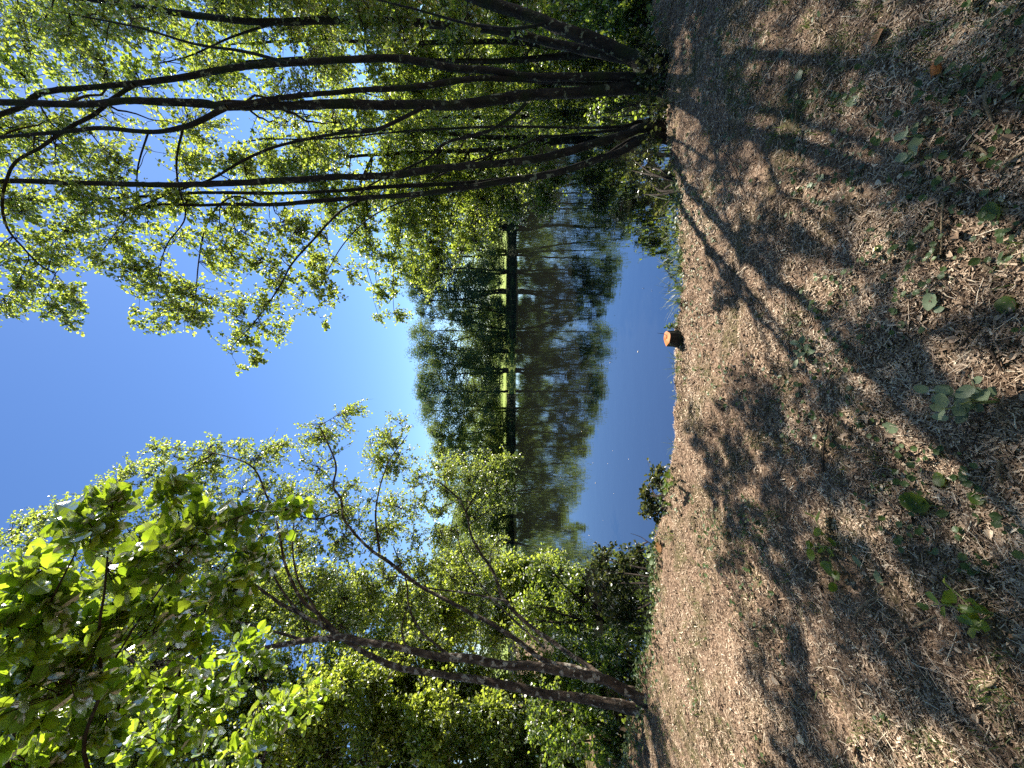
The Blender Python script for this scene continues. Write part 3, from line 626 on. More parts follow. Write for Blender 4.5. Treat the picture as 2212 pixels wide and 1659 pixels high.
# ------------------------------------------------------------------ undergrowth on the banks
rs_ = np.random.default_rng(77)
def shrub(name, label, cat, base_px, blobs, rng, leafm, n=5, d=None, r0=3.0, lsize=.03, k_twig=60, lpt=9, tpl=ALDER, part='stem', bark=None, group=None, tw=.22, thick=.7, zbase=None, **kw):
    d0 = G(base_px[0], base_px[1], .0)[1] if d is None else d
    b = P(base_px[0], base_px[1], d0); b[2] = hgt(b[0:1], b[1:2])[0][0] if zbase is None else zbase
    root = thing(name, label, cat, b, group)
    B = [blob(*q) for q in blobs]; LP = []; LR = []
    for k in range(n):
        T = np.array(B[k % len(B)][:3]) + rng.normal(0, .3, 3) * B[k % len(B)][3]
        o = b + A(rng.normal(0, .03), rng.normal(0, .03), -.04)
        pts = np.array([o, o * .6 + T * .4 + A(0, 0, .12 * np.linalg.norm(T - o)) + rng.normal(0, .04, 3) * np.linalg.norm(T - o), T])
        r = r0 * d0 / FPX
        mb = MB(); p, rr = limb_mesh(mb, pts, [r, r * .75, r * .3], rng, 6, 0, .08, .1); mb.build(part, bark or M_TWIG, root, b)
        LP.append(p[2:]); LR.append(rr[2:])
    mb = MB(); grow(mb, rng, np.vstack(LP), np.concatenate(LR), B, 3, k_twig, lpt, lsize, twiglen=tw, thick=thick, tpl=tpl, **kw)
    mb.build('foliage', [leafm, M_TWIG], root, b)
    return root
shrub('shrub', 'small olive-leaved shrub on the bank edge, standing clear against the blue water', 'shrub', (1452, 1080),
      [(1425, 1050, 3.75, 32), (1425, 1085, 3.75, 36), (1430, 1120, 3.75, 28), (1397, 1060, 3.75, 24), (1400, 1100, 3.75, 24), (1430, 1015, 3.75, 22), (1445, 1145, 3.75, 14)], rs_, M_DARKLEAF, 9, lsize=.032, k_twig=230, lpt=9, rmean=.75)
shrub('shrub', 'dark glossy-leaved shrub hanging over shaded brown water left of the olive shrub', 'shrub', (1405, 1265),
      [(1325, 1215, 4.5, 42), (1345, 1250, 4.5, 48), (1305, 1255, 4.6, 40), (1330, 1300, 4.6, 48), (1370, 1215, 4.4, 30), (1290, 1200, 4.6, 22), (1360, 1320, 4.6, 42), (1385, 1190, 4.2, 22)], rs_, M_DARKLEAF, 8, lsize=.040, k_twig=190, lpt=9, tw=.3, rmean=.45)
shrub('shrub', 'low dark shrub leaning over the water beside the coppiced alder stems', 'shrub', (1455, 400),
      [(1390, 350, 4.0, 30), (1370, 345, 4.0, 20), (1400, 385, 4.0, 32), (1420, 420, 3.9, 30), (1430, 460, 3.9, 22), (1400, 410, 3.9, 22), (1365, 375, 4.1, 20), (1440, 490, 3.8, 12)], rs_, M_DARKLEAF, 7, lsize=.034, k_twig=85, lpt=8, rmean=.55)
shrub('willow_shrub', 'sunlit willow shrub fanning from the left shore above the dark glossy shrub', 'shrub', (1330, 1330),
      [(1180, 1230, 7, 50), (1150, 1290, 7, 55), (1220, 1270, 7, 50), (1210, 1320, 7, 50), (1120, 1340, 7, 60), (1250, 1240, 7, 35), (1260, 1330, 6.8, 45)], rs_, M_BACK, 9, d=6.9, r0=3.5, lsize=.06, k_twig=150, lpt=9, tw=.5, tpl=OVAL, rmean=.6, zbase=-.5)
shrub('thicket_shrub', 'dense shady shrub at the foot of the big leaning alder', 'shrub', (1360, 1470),
      [(1290, 1400, 5.4, 55), (1310, 1450, 5.3, 50), (1330, 1390, 5.2, 40), (1250, 1480, 5.5, 55), (1340, 1440, 5.0, 35), (1220, 1400, 5.6, 50)], rs_, M_BACK, 8, d=5.1, r0=3, lsize=.05, k_twig=130, lpt=9, tw=.35, rmean=.4)
shrub('thicket_shrub', 'black-shadowed shrub filling the left edge behind the leaning alder foot', 'shrub', (1345, 1600),
      [(1270, 1560, 5.4, 65), (1290, 1620, 5.2, 60), (1200, 1600, 5.6, 70), (1320, 1580, 5.0, 38), (1325, 1650, 4.9, 36), (1180, 1530, 5.8, 60)], rs_, M_BACK, 8, d=5.1, r0=3, lsize=.052, k_twig=130, lpt=9, tw=.35, rmean=.35)
shrub('thicket_shrub', 'shady shrub under the leaning mossy alder at the right edge', 'shrub', (1400, 60),
      [(1310, 40, 4.8, 60), (1340, 90, 4.8, 45), (1260, 10, 5, 65), (1360, 20, 4.5, 45), (1200, 30, 5.2, 60), (1330, -30, 4.6, 60)], rs_, M_BACK, 8, d=4.6, r0=3, lsize=.052, k_twig=120, lpt=9, tw=.35, rmean=.35)
shrub('thicket_shrub', 'twiggy dim shrub between the thick straight trunk and the coppiced stems', 'shrub', (1390, 230),
      [(1340, 215, 4.9, 32), (1370, 240, 4.6, 26), (1290, 245, 5.1, 35), (1350, 250, 4.9, 22)], rs_, M_BACK, 8, d=4.7, r0=2, lsize=.042, k_twig=90, lpt=6, tw=.35, rmean=.4)

shrub('undergrowth_shrub', 'dark low undergrowth hiding the foot of the lichen-spotted alder', 'shrub', (1428, 195),
      [(1405, 150, 3.45, 30), (1412, 205, 3.4, 26), (1390, 180, 3.6, 24), (1405, 110, 3.5, 32), (1425, 235, 3.4, 20)], rs_, M_DARKLEAF, 8, r0=1.8, lsize=.034, k_twig=110, lpt=7, rmean=.35)
shrub('undergrowth_shrub', 'dark low undergrowth with bare twigs at the foot of the coppiced stems', 'shrub', (1432, 310),
      [(1410, 290, 3.45, 24), (1418, 330, 3.5, 24), (1395, 315, 3.6, 22), (1418, 262, 3.45, 20)], rs_, M_DARKLEAF, 9, r0=1.6, lsize=.032, k_twig=80, lpt=6, rmean=.4)
for (py, px, r_px, lab) in [(300, 1094, 20, 'scrubby bush on the far bank behind the coppiced stems'), (372, 1096, 17, 'low bush on the far bank beside the outermost coppiced stem'), (425, 1097, 18, 'dark bush on the far bank under the bright hanging boughs'),
                          (470, 1099, 13, 'small dark bush on the far bank at the tip of the hanging boughs'), (522, 1102, 9, 'tiny bush on the far bank right of the three curved far stems'), (648, 1099, 14, 'rounded bush on the far bank below the dip in the treetops'),
                          (700, 1098, 16, 'dark bush on the far bank right of the middle peak'), (742, 1100, 13, 'dark bush on the far bank under the middle peak'), (918, 1099, 14, 'bush on the far bank where the lit meadow strip ends'), (985, 1097, 17, 'far bank bush beneath the sunlit left boughs')]:
    shrub('bank_bush', lab, 'bush', (1108, py), [(px, py, 44.9, r_px), (px + 4, py + r_px, 44.9, r_px * .7), (px + 4, py - r_px, 44.9, r_px * .7)], rs_, M_FAR, 4, d=45.0, r0=.8, lsize=.13, k_twig=900, lpt=6, tw=.7, tpl=FARLEAF, thick=2.5, group='bushes along the far bank')
# --- hazel reaching in from the left, close to the camera
hb = A(-2.55, 1.35, hgt(A(-2.55), A(1.35))[0][0])
hz = thing('hazel_bush', 'hazel with large toothed backlit leaves arching in overhead from the left', 'shrub', hb)
rh = np.random.default_rng(8); LP = []; LR = []
HZ = [[(215, 1700, 1.75), (218, 1480, 1.7), (215, 1355, 1.62), (225, 1280, 1.58), (240, 1110, 1.5)],
      [(385, 1720, 2.2), (386, 1560, 2.2), (390, 1380, 2.1), (400, 1240, 2.0), (380, 1060, 1.8)],
      [(437, 1720, 2.5), (437, 1560, 2.5), (440, 1330, 2.4), (520, 1180, 2.3), (640, 1085, 2.3)],
      [(60, 1720, 1.6), (70, 1500, 1.55), (90, 1350, 1.5), (170, 1180, 1.45)],
      [(560, 1740, 2.8), (580, 1600, 2.75), (570, 1480, 2.7), (520, 1390, 2.6)],
      [(250, 1420, 1.75), (340, 1280, 1.75), (450, 1150, 1.8), (560, 1100, 2.0)]]
for k, br in enumerate(HZ):
    q = np.array([P(*c) for c in br])
    if k != 5:
        s0 = hb + A(rh.normal(0, .08), rh.normal(0, .08), 0)
        q = np.vstack([s0 - A(0, 0, .1), s0 * .45 + q[0] * .55 + A(-.15, 0, .25), q])
        rr = np.linspace(.012, .0022, len(q))
    else: rr = np.linspace(.004, .0025, len(q))
    mb = MB(); p, r = limb_mesh(mb, q, rr, rh, 7, 0, .08, .05); mb.build('stem', M_TWIG, hz, hb)
    n = len(p) // 2; LP.append(p[n:]); LR.append(r[n:])
hzb = [(60, 1300, 1.5, 100), (180, 1130, 1.42, 55), (120, 1420, 1.6, 110), (240, 1080, 1.5, 38), (350, 1050, 1.7, 36), (420, 1130, 1.8, 60), (520, 1120, 2.0, 50), (600, 1110, 2.2, 40), (650, 1085, 2.3, 20), (330, 1200, 1.7, 85), (450, 1250, 2.0, 90), (540, 1200, 2.2, 55), (280, 1350, 1.8, 105), (400, 1380, 2.1, 105), (250, 1500, 1.9, 105), (420, 1520, 2.2, 105), (550, 1430, 2.5, 75), (560, 1560, 2.6, 85), (330, 1620, 2.2, 90), (120, 1600, 1.8, 110), (650, 1520, 3.0, 65), (40, 1520, 1.6, 90)]
mb = MB(); grow(mb, rh, np.vstack(LP), np.concatenate(LR), [blob(q[0], q[1], q[2], q[3], 1.0, (q[3] / 80.0) ** 2 * (1.35 if q[2] <= 1.8 else 1.0)) for q in hzb], 2, 26, 6, .060, twiglen=.4, tpl=HAZEL, rmean=.55, droop=.1, upn=.9, thick=.8)
mb.build('foliage', [M_HAZEL, M_TWIG], hz, hb)

# ------------------------------------------------------------------ the woodland floor: litter, sprouts, grass
def littermat():
    m, t, o = newmat('wood_litter')
    at = N(t, 'ShaderNodeAttribute', attribute_name='rnd')
    r = ramp(t, [(0, (.020, .014, .010)), (.27, (.12, .075, .045)), (.50, (.36, .255, .172)), (.8, (.62, .49, .355)), (1, (.80, .69, .51))])
    t.links.new(at.outputs['Fac'], r.inputs[0])
    b = N(t, 'ShaderNodeBsdfPrincipled', Roughness=.8); b.inputs['Specular IOR Level'].default_value = .25
    t.links.new(r.outputs[0], b.inputs['Base Color']); t.links.new(b.outputs[0], o.inputs[0]); return m
M_LITTER = littermat()
rl = np.random.default_rng(31)
def floor_pts(n, y0=.75, y1=4.9, gam=1.5, wide=1.18):
    y = y0 + (y1 - y0) * rl.random(n) ** gam
    x = rl.uniform(-wide, wide, n) * (y + .25)
    z, s = hgt(x, y); k = s > .05
    return x[k], y[k], z[k], s[k]
def flat_axes(n, tilt):
    a = rl.uniform(0, 2 * np.pi, n)
    ax = np.stack([np.cos(a), np.sin(a), rl.normal(0, tilt, n)], 1)
    return norm(ax), norm(np.stack([rl.normal(0, tilt * 1.4, n), rl.normal(0, tilt * 1.4, n), np.ones(n)], 1))
CHIP = (A([-.5, .5, 0], [.5, .35, .06], [.5, -.4, .0], [-.5, -.5, .05]), np.array([[0, 1, 2, 3]]))
mb = MB()
x, y, z, s = floor_pts(520000); k = rl.random(len(x)) < .18 + 1.1 * vnoise(x, y, .28, 71) * (.4 + vnoise(x, y, .9, 72)); x, y, z = x[k], y[k], z[k]; n = len(x)
ax, no = flat_axes(n, .30)
ln = np.exp(rl.normal(math.log(.0098), .55, n)).clip(.003, .045); wd = np.clip(rl.uniform(.10, .42, n) * ln, .0010, .0065)
tone = np.clip(rl.normal(.50, .20, n) + .34 * (vnoise(x, y, .30, 41) - .5) + .2 * (vnoise(x, y, .09, 42) - .5), 0, 1)
yv = norm(np.cross(no, ax)); zv = np.cross(ax, yv)
pos = np.stack([x, y, z + .002 + rl.random(n) * .007], 1)
tv, tf = CHIP
V = pos[:, None] + tv[None, :, 0:1] * (ax * ln[:, None])[:, None] + tv[None, :, 1:2] * (yv * wd[:, None])[:, None] + tv[None, :, 2:3] * (zv * ln[:, None])[:, None]
mb.add(V.reshape(-1, 3), (tf[None] + (np.arange(n) * 4)[:, None, None]).reshape(-1, 4), 0, np.repeat(tone, 4))
# straws and thin broken stalks
x, y, z, s = floor_pts(13000); n = len(x); ax, no = flat_axes(n, .12); L = np.exp(rl.normal(math.log(.045), .5, n)).clip(.015, .16)
c = np.stack([x, y, z + .008], 1); t = np.linspace(-.5, .5, 4)[None, :, None]
pth = c[:, None] + ax[:, None] * L[:, None, None] * t + rl.normal(0, .035, (n, 4, 3)) * L[:, None, None] * A(1, 1, .4)
tubes(mb, pth, np.full((n, 4), 1.0) * rl.uniform(.0005, .0017, n)[:, None], 3, 0, np.clip(rl.normal(.66, .22, n), 0, 1))
# curled dead leaves
x, y, z, s = floor_pts(3200); n = len(x); ax, no = flat_axes(n, .35)
leaves(mb, _leaf6(.28, .3, .25, .7, .2), np.stack([x, y, z + .006], 1), ax, no, np.exp(rl.normal(math.log(.02), .35, n)), 0, np.clip(rl.normal(.5, .2, n), 0, 1))
struct(mb.build('leaf_litter', M_LITTER), 'stuff')

def blades(mb, base, h, lean, w, rv):
    n = len(base); a = rl.uniform(0, 2 * np.pi, n); d = np.stack([np.cos(a), np.sin(a), 0 * a], 1)
    up = A(0, 0, 1); t = np.array([0, .4, .75, 1.0]); sd = np.stack([-np.sin(a), np.cos(a), 0 * a], 1)
    ctr = base[:, None] + up * (h[:, None] * (t - .25 * lean[:, None] * t ** 2))[..., None] + d[:, None] * (h[:, None] * lean[:, None] * t ** 1.8)[..., None]
    ww = w[:, None] * A(1, .9, .6, .08)
    V = np.stack([ctr + sd[:, None] * ww[..., None], ctr - sd[:, None] * ww[..., None]], 2)   # n,4,2,3
    idx = np.arange(n * 8).reshape(n, 4, 2)
    F = np.stack([idx[:, :-1, 0], idx[:, :-1, 1], idx[:, 1:, 1], idx[:, 1:, 0]], -1).reshape(-1, 4)
    mb.add(V.reshape(-1, 3), F, 0, np.repeat(rv, 8))
mb = MB(); x, y, z, s = floor_pts(2600, gam=1.1); g = vnoise(x, y, .5, 51) + .5 * vnoise(x, y, .18, 52); k = g > .86; x, y, z = x[k], y[k], z[k]
m = 11; bx = np.repeat(x, m) + rl.normal(0, .018, len(x) * m); by = np.repeat(y, m) + rl.normal(0, .018, len(x) * m); bz = np.repeat(z, m)
nb_ = len(bx); blades(mb, np.stack([bx, by, bz - .004], 1), rl.uniform(.012, .055, nb_), rl.uniform(.2, 1.3, nb_), rl.uniform(.0008, .0020, nb_), np.clip(rl.normal(.5, .22, nb_), 0, 1))
struct(mb.build('grass', M_GRASS), 'stuff')
mb = MB(); x, y, z, s = floor_pts(9000, gam=1.1); g = vnoise(x, y, .45, 61) + .5 * vnoise(x, y, .15, 62) + .5 * np.exp(-(s / .25) ** 2); k = g > .90; x, y, z = x[k], y[k], z[k]; n = len(x)
ax, no = flat_axes(n, .3)
leaves(mb, IVY, np.stack([x, y, z + rl.uniform(.004, .035, n)], 1), ax, no, rl.uniform(.010, .030, n), 0, np.clip(rl.normal(.5, .25, n), 0, 1))
# thick ivy on the lip of the bank and round the feet of the alders
q = []
for (a, b, c_, w_, nn) in [(1452, 560, 0, .30, 380), (1450, 470, 0, .25, 260), (1455, 650, 0, .2, 160), (1420, 290, 0, .25, 420), (1425, 200, 0, .25, 260), (1415, 120, 0, .3, 300), (1405, 1300, 0, .35, 300), (1385, 1440, 0, .35, 380), (1368, 1560, 0, .4, 450), (1420, 1190, 0, .25, 180), (1445, 1040, 0, .18, 120), (1360, 1640, 0, .4, 300)]:
    o = G(a, b)[0]; xx = o[0] + rl.normal(0, w_, nn); yy = o[1] + rl.normal(0, w_ * .35, nn); q.append(np.stack([xx, yy], 1))
q = np.vstack(q); zz_, ss_ = hgt(q[:, 0], q[:, 1]); k = ss_ > -.02; q = q[k]; zz_ = zz_[k]; n = len(q); ax, no = flat_axes(n, .5)
leaves(mb, IVY, np.stack([q[:, 0], q[:, 1], zz_ + rl.uniform(.01, .07, n)], 1), ax, no, rl.uniform(.018, .045, n), 0, np.clip(rl.normal(.5, .25, n), 0, 1))
struct(mb.build('ground_ivy', leafmat('ivy_leaf', [(0, (.03, .06, .018)), (.5, (.055, .10, .03)), (1, (.12, .17, .07))], [(0, (.12, .2, .03)), (1, (.34, .46, .07))], .35, .08, .4)), 'stuff')
# floating specks on the pond
mb = MB(); n = 90; x = rl.uniform(-6, 6, n); y = rl.uniform(4.2, 13, n); k = pond_sdf(x, y) < -.15; x, y = x[k], y[k]; n = len(x); ax, no = flat_axes(n, 0)
leaves(mb, OVAL, np.stack([x, y, np.full(n, WATER_Z + .004)], 1), ax, np.tile(A(0, 0, 1), (n, 1)), rl.uniform(.012, .035, n), 0, np.ones(n))
struct(mb.build('floating_fluff', M_LITTER), 'stuff')

# ------------------------------------------------------------------ single things on the ground
def gp(px, py, dz=0.0):
    p = G(px, py, .02)[0]; p[2] = hgt(p[0:1], p[1:2])[0][0] + dz; return p
# the cut stump at the water's edge
sb_ = gp(1464, 732); sb_[2] -= .03
st = thing('tree_stump', 'freshly cut alder stump with a bright orange top at the water edge', 'stump', sb_)
r_ = 16 / FPX * G(1464, 732)[1]; H = 26 / FPX * G(1464, 732)[1] + .03
mb = MB(); a = np.linspace(0, 2 * np.pi, 20, endpoint=False); prof = 1 + .07 * np.sin(3 * a + 1) + .05 * np.sin(5 * a) + .03 * np.sin(9 * a + 2)
rings = [(0, 1.5), (.25, 1.14), (.6, 1.0), (1.0, .97)]
V = np.concatenate([np.stack([np.cos(a) * r_ * k * prof, np.sin(a) * r_ * k * prof, np.full(20, H * h_ )+ (.006 * np.sin(2 * a) if h_ == 1 else 0)], 1) for h_, k in rings])
idx = np.arange(80).reshape(4, 20); nx = np.roll(idx, -1, 1)
mb.add(V, np.stack([idx[:-1], nx[:-1], nx[1:], idx[1:]], -1).reshape(-1, 4), 0, .5, True); mb.build('bark', M_BARK_D, st)
m, t, o = newmat('fresh_cut_alder'); tc = N(t, 'ShaderNodeTexCoord'); wv = N(t, 'ShaderNodeTexWave', wave_type='RINGS', rings_direction='Z', Scale=38., Distortion=3.)
t.links.new(tc.outputs['Object'], wv.inputs['Vector']); rr = ramp(t, [(0, (.34, .085, .010)), (1, (.52, .17, .025))]); t.links.new(wv.outputs[0], rr.inputs[0])
b = N(t, 'ShaderNodeBsdfPrincipled', Roughness=.7); t.links.new(rr.outputs[0], b.inputs['Base Color']); t.links.new(b.outputs[0], o.inputs[0]); M_CUT = m
mb = MB(); top = V[60:80] * A(.985, .985, 1) + A(0, 0, .002); mid = top * A(.5, .5, 1) + A(0, 0, .008)
mb.add(np.vstack([top, mid, top * A(.02, .02, 1) + A(0, 0, .004)]), [[i, (i + 1) % 20, 20 + (i + 1) % 20, 20 + i] for i in range(20)] + [[20 + i, 20 + (i + 1) % 20, 40 + (i + 1) % 20, 40 + i] for i in range(20)], 0, .5, True)
mb.build('cut_face', M_CUT, st)
mb = MB(); limb_mesh(mb, [A(.6 * r_, .3 * r_, H * .9), A(.75 * r_, .35 * r_, H * 1.3), A(.8 * r_, .4 * r_, H * 1.55)], [.003, .002, .001], rl, 5); mb.build('splinter', M_DARKTWIG, st)

def stick(p0, p1, rad, mat, label, bend=.05, z=.012, mid=None):
    a, b_ = gp(*p0, z), gp(*p1, z); L = np.linalg.norm(b_ - a)
    c_ = (a + b_) / 2 + A(rl.normal(0, bend) * L, rl.normal(0, bend) * L, .004) if mid is None else gp(*mid, z + .004)
    pts = np.array([a, (a + c_) / 2 + rl.normal(0, bend * .3, 3) * L * A(1, 1, .3), c_, (b_ + c_) / 2 + rl.normal(0, bend * .3, 3) * L * A(1, 1, .3), b_])
    mb = MB(); limb_mesh(mb, pts, [rad, rad * .95, rad * .85, rad * .8, rad * .55], rl, 7, 0, .12, .1)
    o = mb.build('stick', mat, None, c_); tag(o, label, 'stick', 'fallen sticks on the woodland floor'); return o
ST, DT = M_STRAWTWIG, M_DARKTWIG
for args in [
    ((1752, 520), (1810, 660), .0045, ST, 'long pale brown stick lying between the two dark shadow bands, right of centre'),
    ((2012, 522), (1980, 660), .0040, ST, 'slim pale stick pointing at the large oval pale leaf near the bottom'),
    ((2032, 425), (2020, 550), .0035, ST, 'thin curved stalk lying in shade beside the big bright green leaf'),
    ((2212, 320), (2145, 375), .0050, ST, 'straight grey stick slanting in from the picture bottom edge on the right'),
    ((2095, 562), (2134, 584), .0060, ST, 'short thick yellow stick, split clean, on the sunny patch'),
    ((1955, 177), (2000, 135), .0045, ST, 'pale stick half in shadow next to the orange bark fragment'),
    ((1710, 215), (1712, 277), .0030, ST, 'short straight twig in the sunny gap below the leaning mossy alder'),
    ((2120, 200), (2136, 262), .0055, ST, 'yellow crooked stick curved like a hook at bottom right'),
    ((2088, 312), (2122, 342), .0048, ST, 'short brown stick beside a yellowed leaf at bottom right'),
    ((1695, 427), (1742, 431), .0032, ST, 'bleached white twig in the shade below the coppiced stems'),
    ((2165, 505), (2210, 465), .0060, DT, 'dark thick stick end by the picture bottom edge'),
    ((2125, 725), (2157, 802), .0050, DT, 'dark bent stick lying by the bramble leaves'),
    ((1775, 767), (1870, 710), .0034, ST, 'long thin bowed twig beyond the oval pale leaf'),
    ((1770, 1019), (1785, 904), .0050, DT, 'long black stick pointing from the camera to the stump'),
    ((2072, 876), (2107, 860), .0048, ST, 'short blond stick just beyond the bramble leaves'),
    ((2145, 994), (2156, 1046), .0045, ST, 'small pale stick in the shaded litter left of the bramble leaves'),
    ((1980, 1579), (2030, 1649), .0055, ST, 'long blond stick at the left edge of the bright litter'),
    ((2118, 1494), (2160, 1467), .0060, ST, 'pale stick with a thick end below the seedling'),
    ((1935, 1401), (1967, 1376), .0055, ST, 'yellowish stick left of the seedling, lower of the two aligned pieces'),
    ((1975, 1354), (2022, 1329), .0050, ST, 'yellowish stick left of the seedling, upper of the two aligned pieces'),
    ((1885, 1195), (1940, 1281), .0042, DT, 'dark straight stick running beside the paired grey leaves'),
    ((1700, 1492), (1740, 1540), .0048, ST, 'pale forked-looking stick on the brightest left litter'),
    ((1590, 1352), (1640, 1402), .0048, ST, 'pale slender stick on sunny litter near the left shore'),
    ((1640, 866), (1690, 812), .0035, ST, 'straw-coloured stalk on the sunny lip left of the stump'),
    ((1690, 800), (1700, 700), .0032, DT, 'thin dark twig lying just below the stump'),
    ((1560, 330), (1610, 420), .0040, DT, 'dark twig in the shade below the coppiced stems, nearest the water'),
    ((2060, 760), (2110, 700), .0040, DT, 'thin brown stick crossing the shade above the bramble leaves'),
    ((1850, 1330), (1895, 1290), .0042, ST, 'pale twig in the sunny strip between two long shadows on the left'),
]: stick(*args)

def ground_leaf(px, py, size, mat, label, ang=None, tpl=HAZEL, rv=.6, tilt=.15, lift=.012):
    p = gp(px, py, lift); a = rl.uniform(0, 6.28) if ang is None else ang
    ax = norm(A(math.cos(a), math.sin(a), rl.normal(0, tilt)))[None]; no = norm(A(rl.normal(0, tilt), rl.normal(0, tilt), 1))[None]
    mb = MB(); leaves(mb, tpl, p[None] - ax * size * .5, ax, no, A(size), 0, A(rv), True)
    e = (p + ax[0] * -size * .5)
    pet = np.stack([e, e - ax[0] * size * .25 + A(0, 0, -.003), e - ax[0] * size * .45 + A(.004, 0, -.008)])
    tubes(mb, pet[None], np.full((1, 3), size * .012), 4, 0, A(rv))
    return tag(mb.build('fallen_leaf', mat, None, p), label, 'leaf', 'single leaves lying on the woodland floor')
PL, GL, BL = M_PALELEAF, M_HAZEL, M_BROWNLEAF
for args in [
    (1911, 924, .062, PL, 'pale grey-green oval leaf lying alone left of the bramble leaves'),
    (1958, 1085, .095, GL, 'large drooping dark green leaf in a hollow at lower left of centre'),
    (1995, 652, .062, PL, 'broad pale green toothed leaf at the end of the slim pale stick'),
    (2010, 668, .030, PL, 'small pale leaf touching the broad pale toothed leaf'),
    (2122, 463, .075, GL, 'big bright green leaf on the sunny litter at bottom right'),
    (1847, 1214, .070, PL, 'narrow grey-green leaf beside the bramble runner'),
    (1892, 1248, .060, PL, 'long grey leaf on the pale litter beyond the seedling'),
    (1845, 220, .048, PL, 'grey-green upturned leaf in the sunny patch below the thick trunk'),
    (1765, 384, .042, PL, 'pale round leaf catching light below the coppiced stems'),
    (1740, 400, .032, PL, 'small dim leaf next to the pale round leaf below the coppiced stems'),
    (1722, 163, .055, PL, 'near-white leaf standing on edge below the leaning mossy alder'),
    (1683, 117, .035, PL, 'pale leaf in the shaded grass near the leaning mossy alder'),
    (1890, 82, .070, BL, 'rust-red dead leaf in the shade at the far right'),
    (2008, 1035, .050, GL, 'dull green leaf half under litter above the large drooping leaf'),
    (1735, 752, .050, PL, 'greyish leaf at the tip of the dim rosette below the stump'),
    (1430, 1180, .110, M_BROWNLEAF, 'tan curled piece of bark-like leaf on the lip by the dark glossy shrub'),
    (1640, 470, .036, PL, 'little pale leaf on the shaded slope right of the stump'),
    (2150, 660, .060, GL, 'dark green leaf in shade at the picture bottom, right of the bramble leaves'),
    (2095, 1075, .045, GL, 'green leaf lying on dark litter near the picture bottom, left of centre'),
    (2108, 338, .036, GL, 'yellow-green leaf beside the short brown stick'),
]: ground_leaf(*args, tpl=OVAL if 'narrow' in args[4] or 'long' in args[4] else HAZEL, rv=.85 if 'yellow' in args[4] or 'bright' in args[4] else .5)

# orange bark fragment
fp = gp(2018, 150, .012); mb = MB(); u_ = np.linspace(-1, 1, 6); w_ = np.linspace(-1, 1, 5)
for lay in (0, .004):
    V = np.array([[a * .022 + rl.normal(0, .001), b * .016 * (1 - .3 * a * a), .012 * (1 - b * b) + lay + rl.normal(0, .001)] for a in u_ for b in w_])
    mb.add(V, [[i * 5 + j, i * 5 + j + 1, i * 5 + j + 6, i * 5 + j + 5] for i in range(5) for j in range(4)], 0, .8, True)
o = mb.build('bark_fragment', M_CUT); o.location = fp; tag(o, 'curled orange fragment of fresh bark on the litter at bottom right', 'bark')

# --- small plants
def plant(name, label, cat, px, py, stems, leafm, rng, lsize, tpl=OVAL, group=None, stemr=.0022, lp=6, nol=.7):
    """stems: world offsets of each stem's tip"""
    b = gp(px, py); root = thing(name, label, cat, b, group)
    for tip in stems:
        T = A(*tip); pts = np.array([A(0, 0, -.01), T * A(.3, .3, .55) + rng.normal(0, .006, 3), T * A(.65, .65, .85) + rng.normal(0, .006, 3), T])
        mb = MB(); p, r = limb_mesh(mb, pts, [stemr * 1.2, stemr, stemr * .8, stemr * .5], rng, 6); so_ = mb.build('stem', M_GREENSTEM, root)
        i = np.linspace(len(p) // 4, len(p) - 1, lp).astype(int); dd = norm(np.gradient(p, axis=0)[i])
        a = np.arange(lp) * 2.4 + rng.uniform(0, 6)
        ax = norm(np.stack([np.cos(a), np.sin(a), rng.uniform(-.1, .4, lp)], 1) + .35 * dd)
        sz = lsize * rng.uniform(.7, 1.2, lp)
        for q in range(lp):
            mb = MB(); leaves(mb, tpl, p[i[q]][None] + ax[q][None] * .004, ax[q][None], norm(A(*rng.normal(0, .35, 2), nol))[None], A(sz[q]), 0, A(np.clip(rng.normal(.55, .2), 0, 1)), True)
            mb.build('leaf', leafm, root)
    return root
M_GREENSTEM = leafmat('green_stem', [(0, (.16, .20, .05)), (1, (.28, .32, .09))], [(0, (.1, .12, .03)), (1, (.1, .12, .03))], .1)
rp = np.random.default_rng(12)
plant('bramble_plant', 'bramble clump with broad light and dark green leaves at the bottom edge of the ground', 'plant', 2150, 868, [(.03, .09, .12), (-.05, .05, .10), (.06, -.01, .10), (-.02, .02, .16)], M_PALELEAF, rp, .042, HAZEL, lp=6)
plant('alder_seedling', 'young seedling with a bright yellow-green stalk and oval leaves at lower left', 'plant', 2140, 1325, [(-.03, .10, .10), (.05, .08, .07), (-.05, .02, .06)], M_HAZEL, rp, .040, ALDER, lp=6)
plant('bramble_runner', 'trailing bramble runner with green leaves crossing the litter left of centre', 'plant', 1790, 1180, [(.12, .06, .04), (-.14, -.05, .04), (-.05, .08, .05)], M_HAZEL, rp, .045, HAZEL, lp=5)
plant('dock_seedling', 'dim grey-green rosette growing below the stump', 'plant', 1728, 760, [(.04, .01, .03), (-.03, .02, .03), (.0, -.04, .03)], M_PALELEAF, rp, .055, OVAL, lp=4)
plant('nettle_plant', 'bright green leafy sprout at the foot of the coppiced stems', 'plant', 1412, 285, [(.02, -.02, .16), (-.06, -.03, .13), (.08, -.02, .12)], M_HAZEL, rp, .055, HAZEL, lp=7)
plant('bramble_sprout', 'vivid yellow-green sprout in front of the olive shrub on the lip', 'plant', 1462, 1040, [(.0, -.02, .11), (-.07, -.02, .10), (.08, 0, .07)], M_HAZEL, rp, .045, HAZEL, lp=5)
plant('bramble_sprout', 'pale broad-leaved sprout beside the dark glossy shrub', 'plant', 1428, 1195, [(.0, -.02, .10), (-.06, -.02, .08)], M_PALELEAF, rp, .05, HAZEL, lp=4)
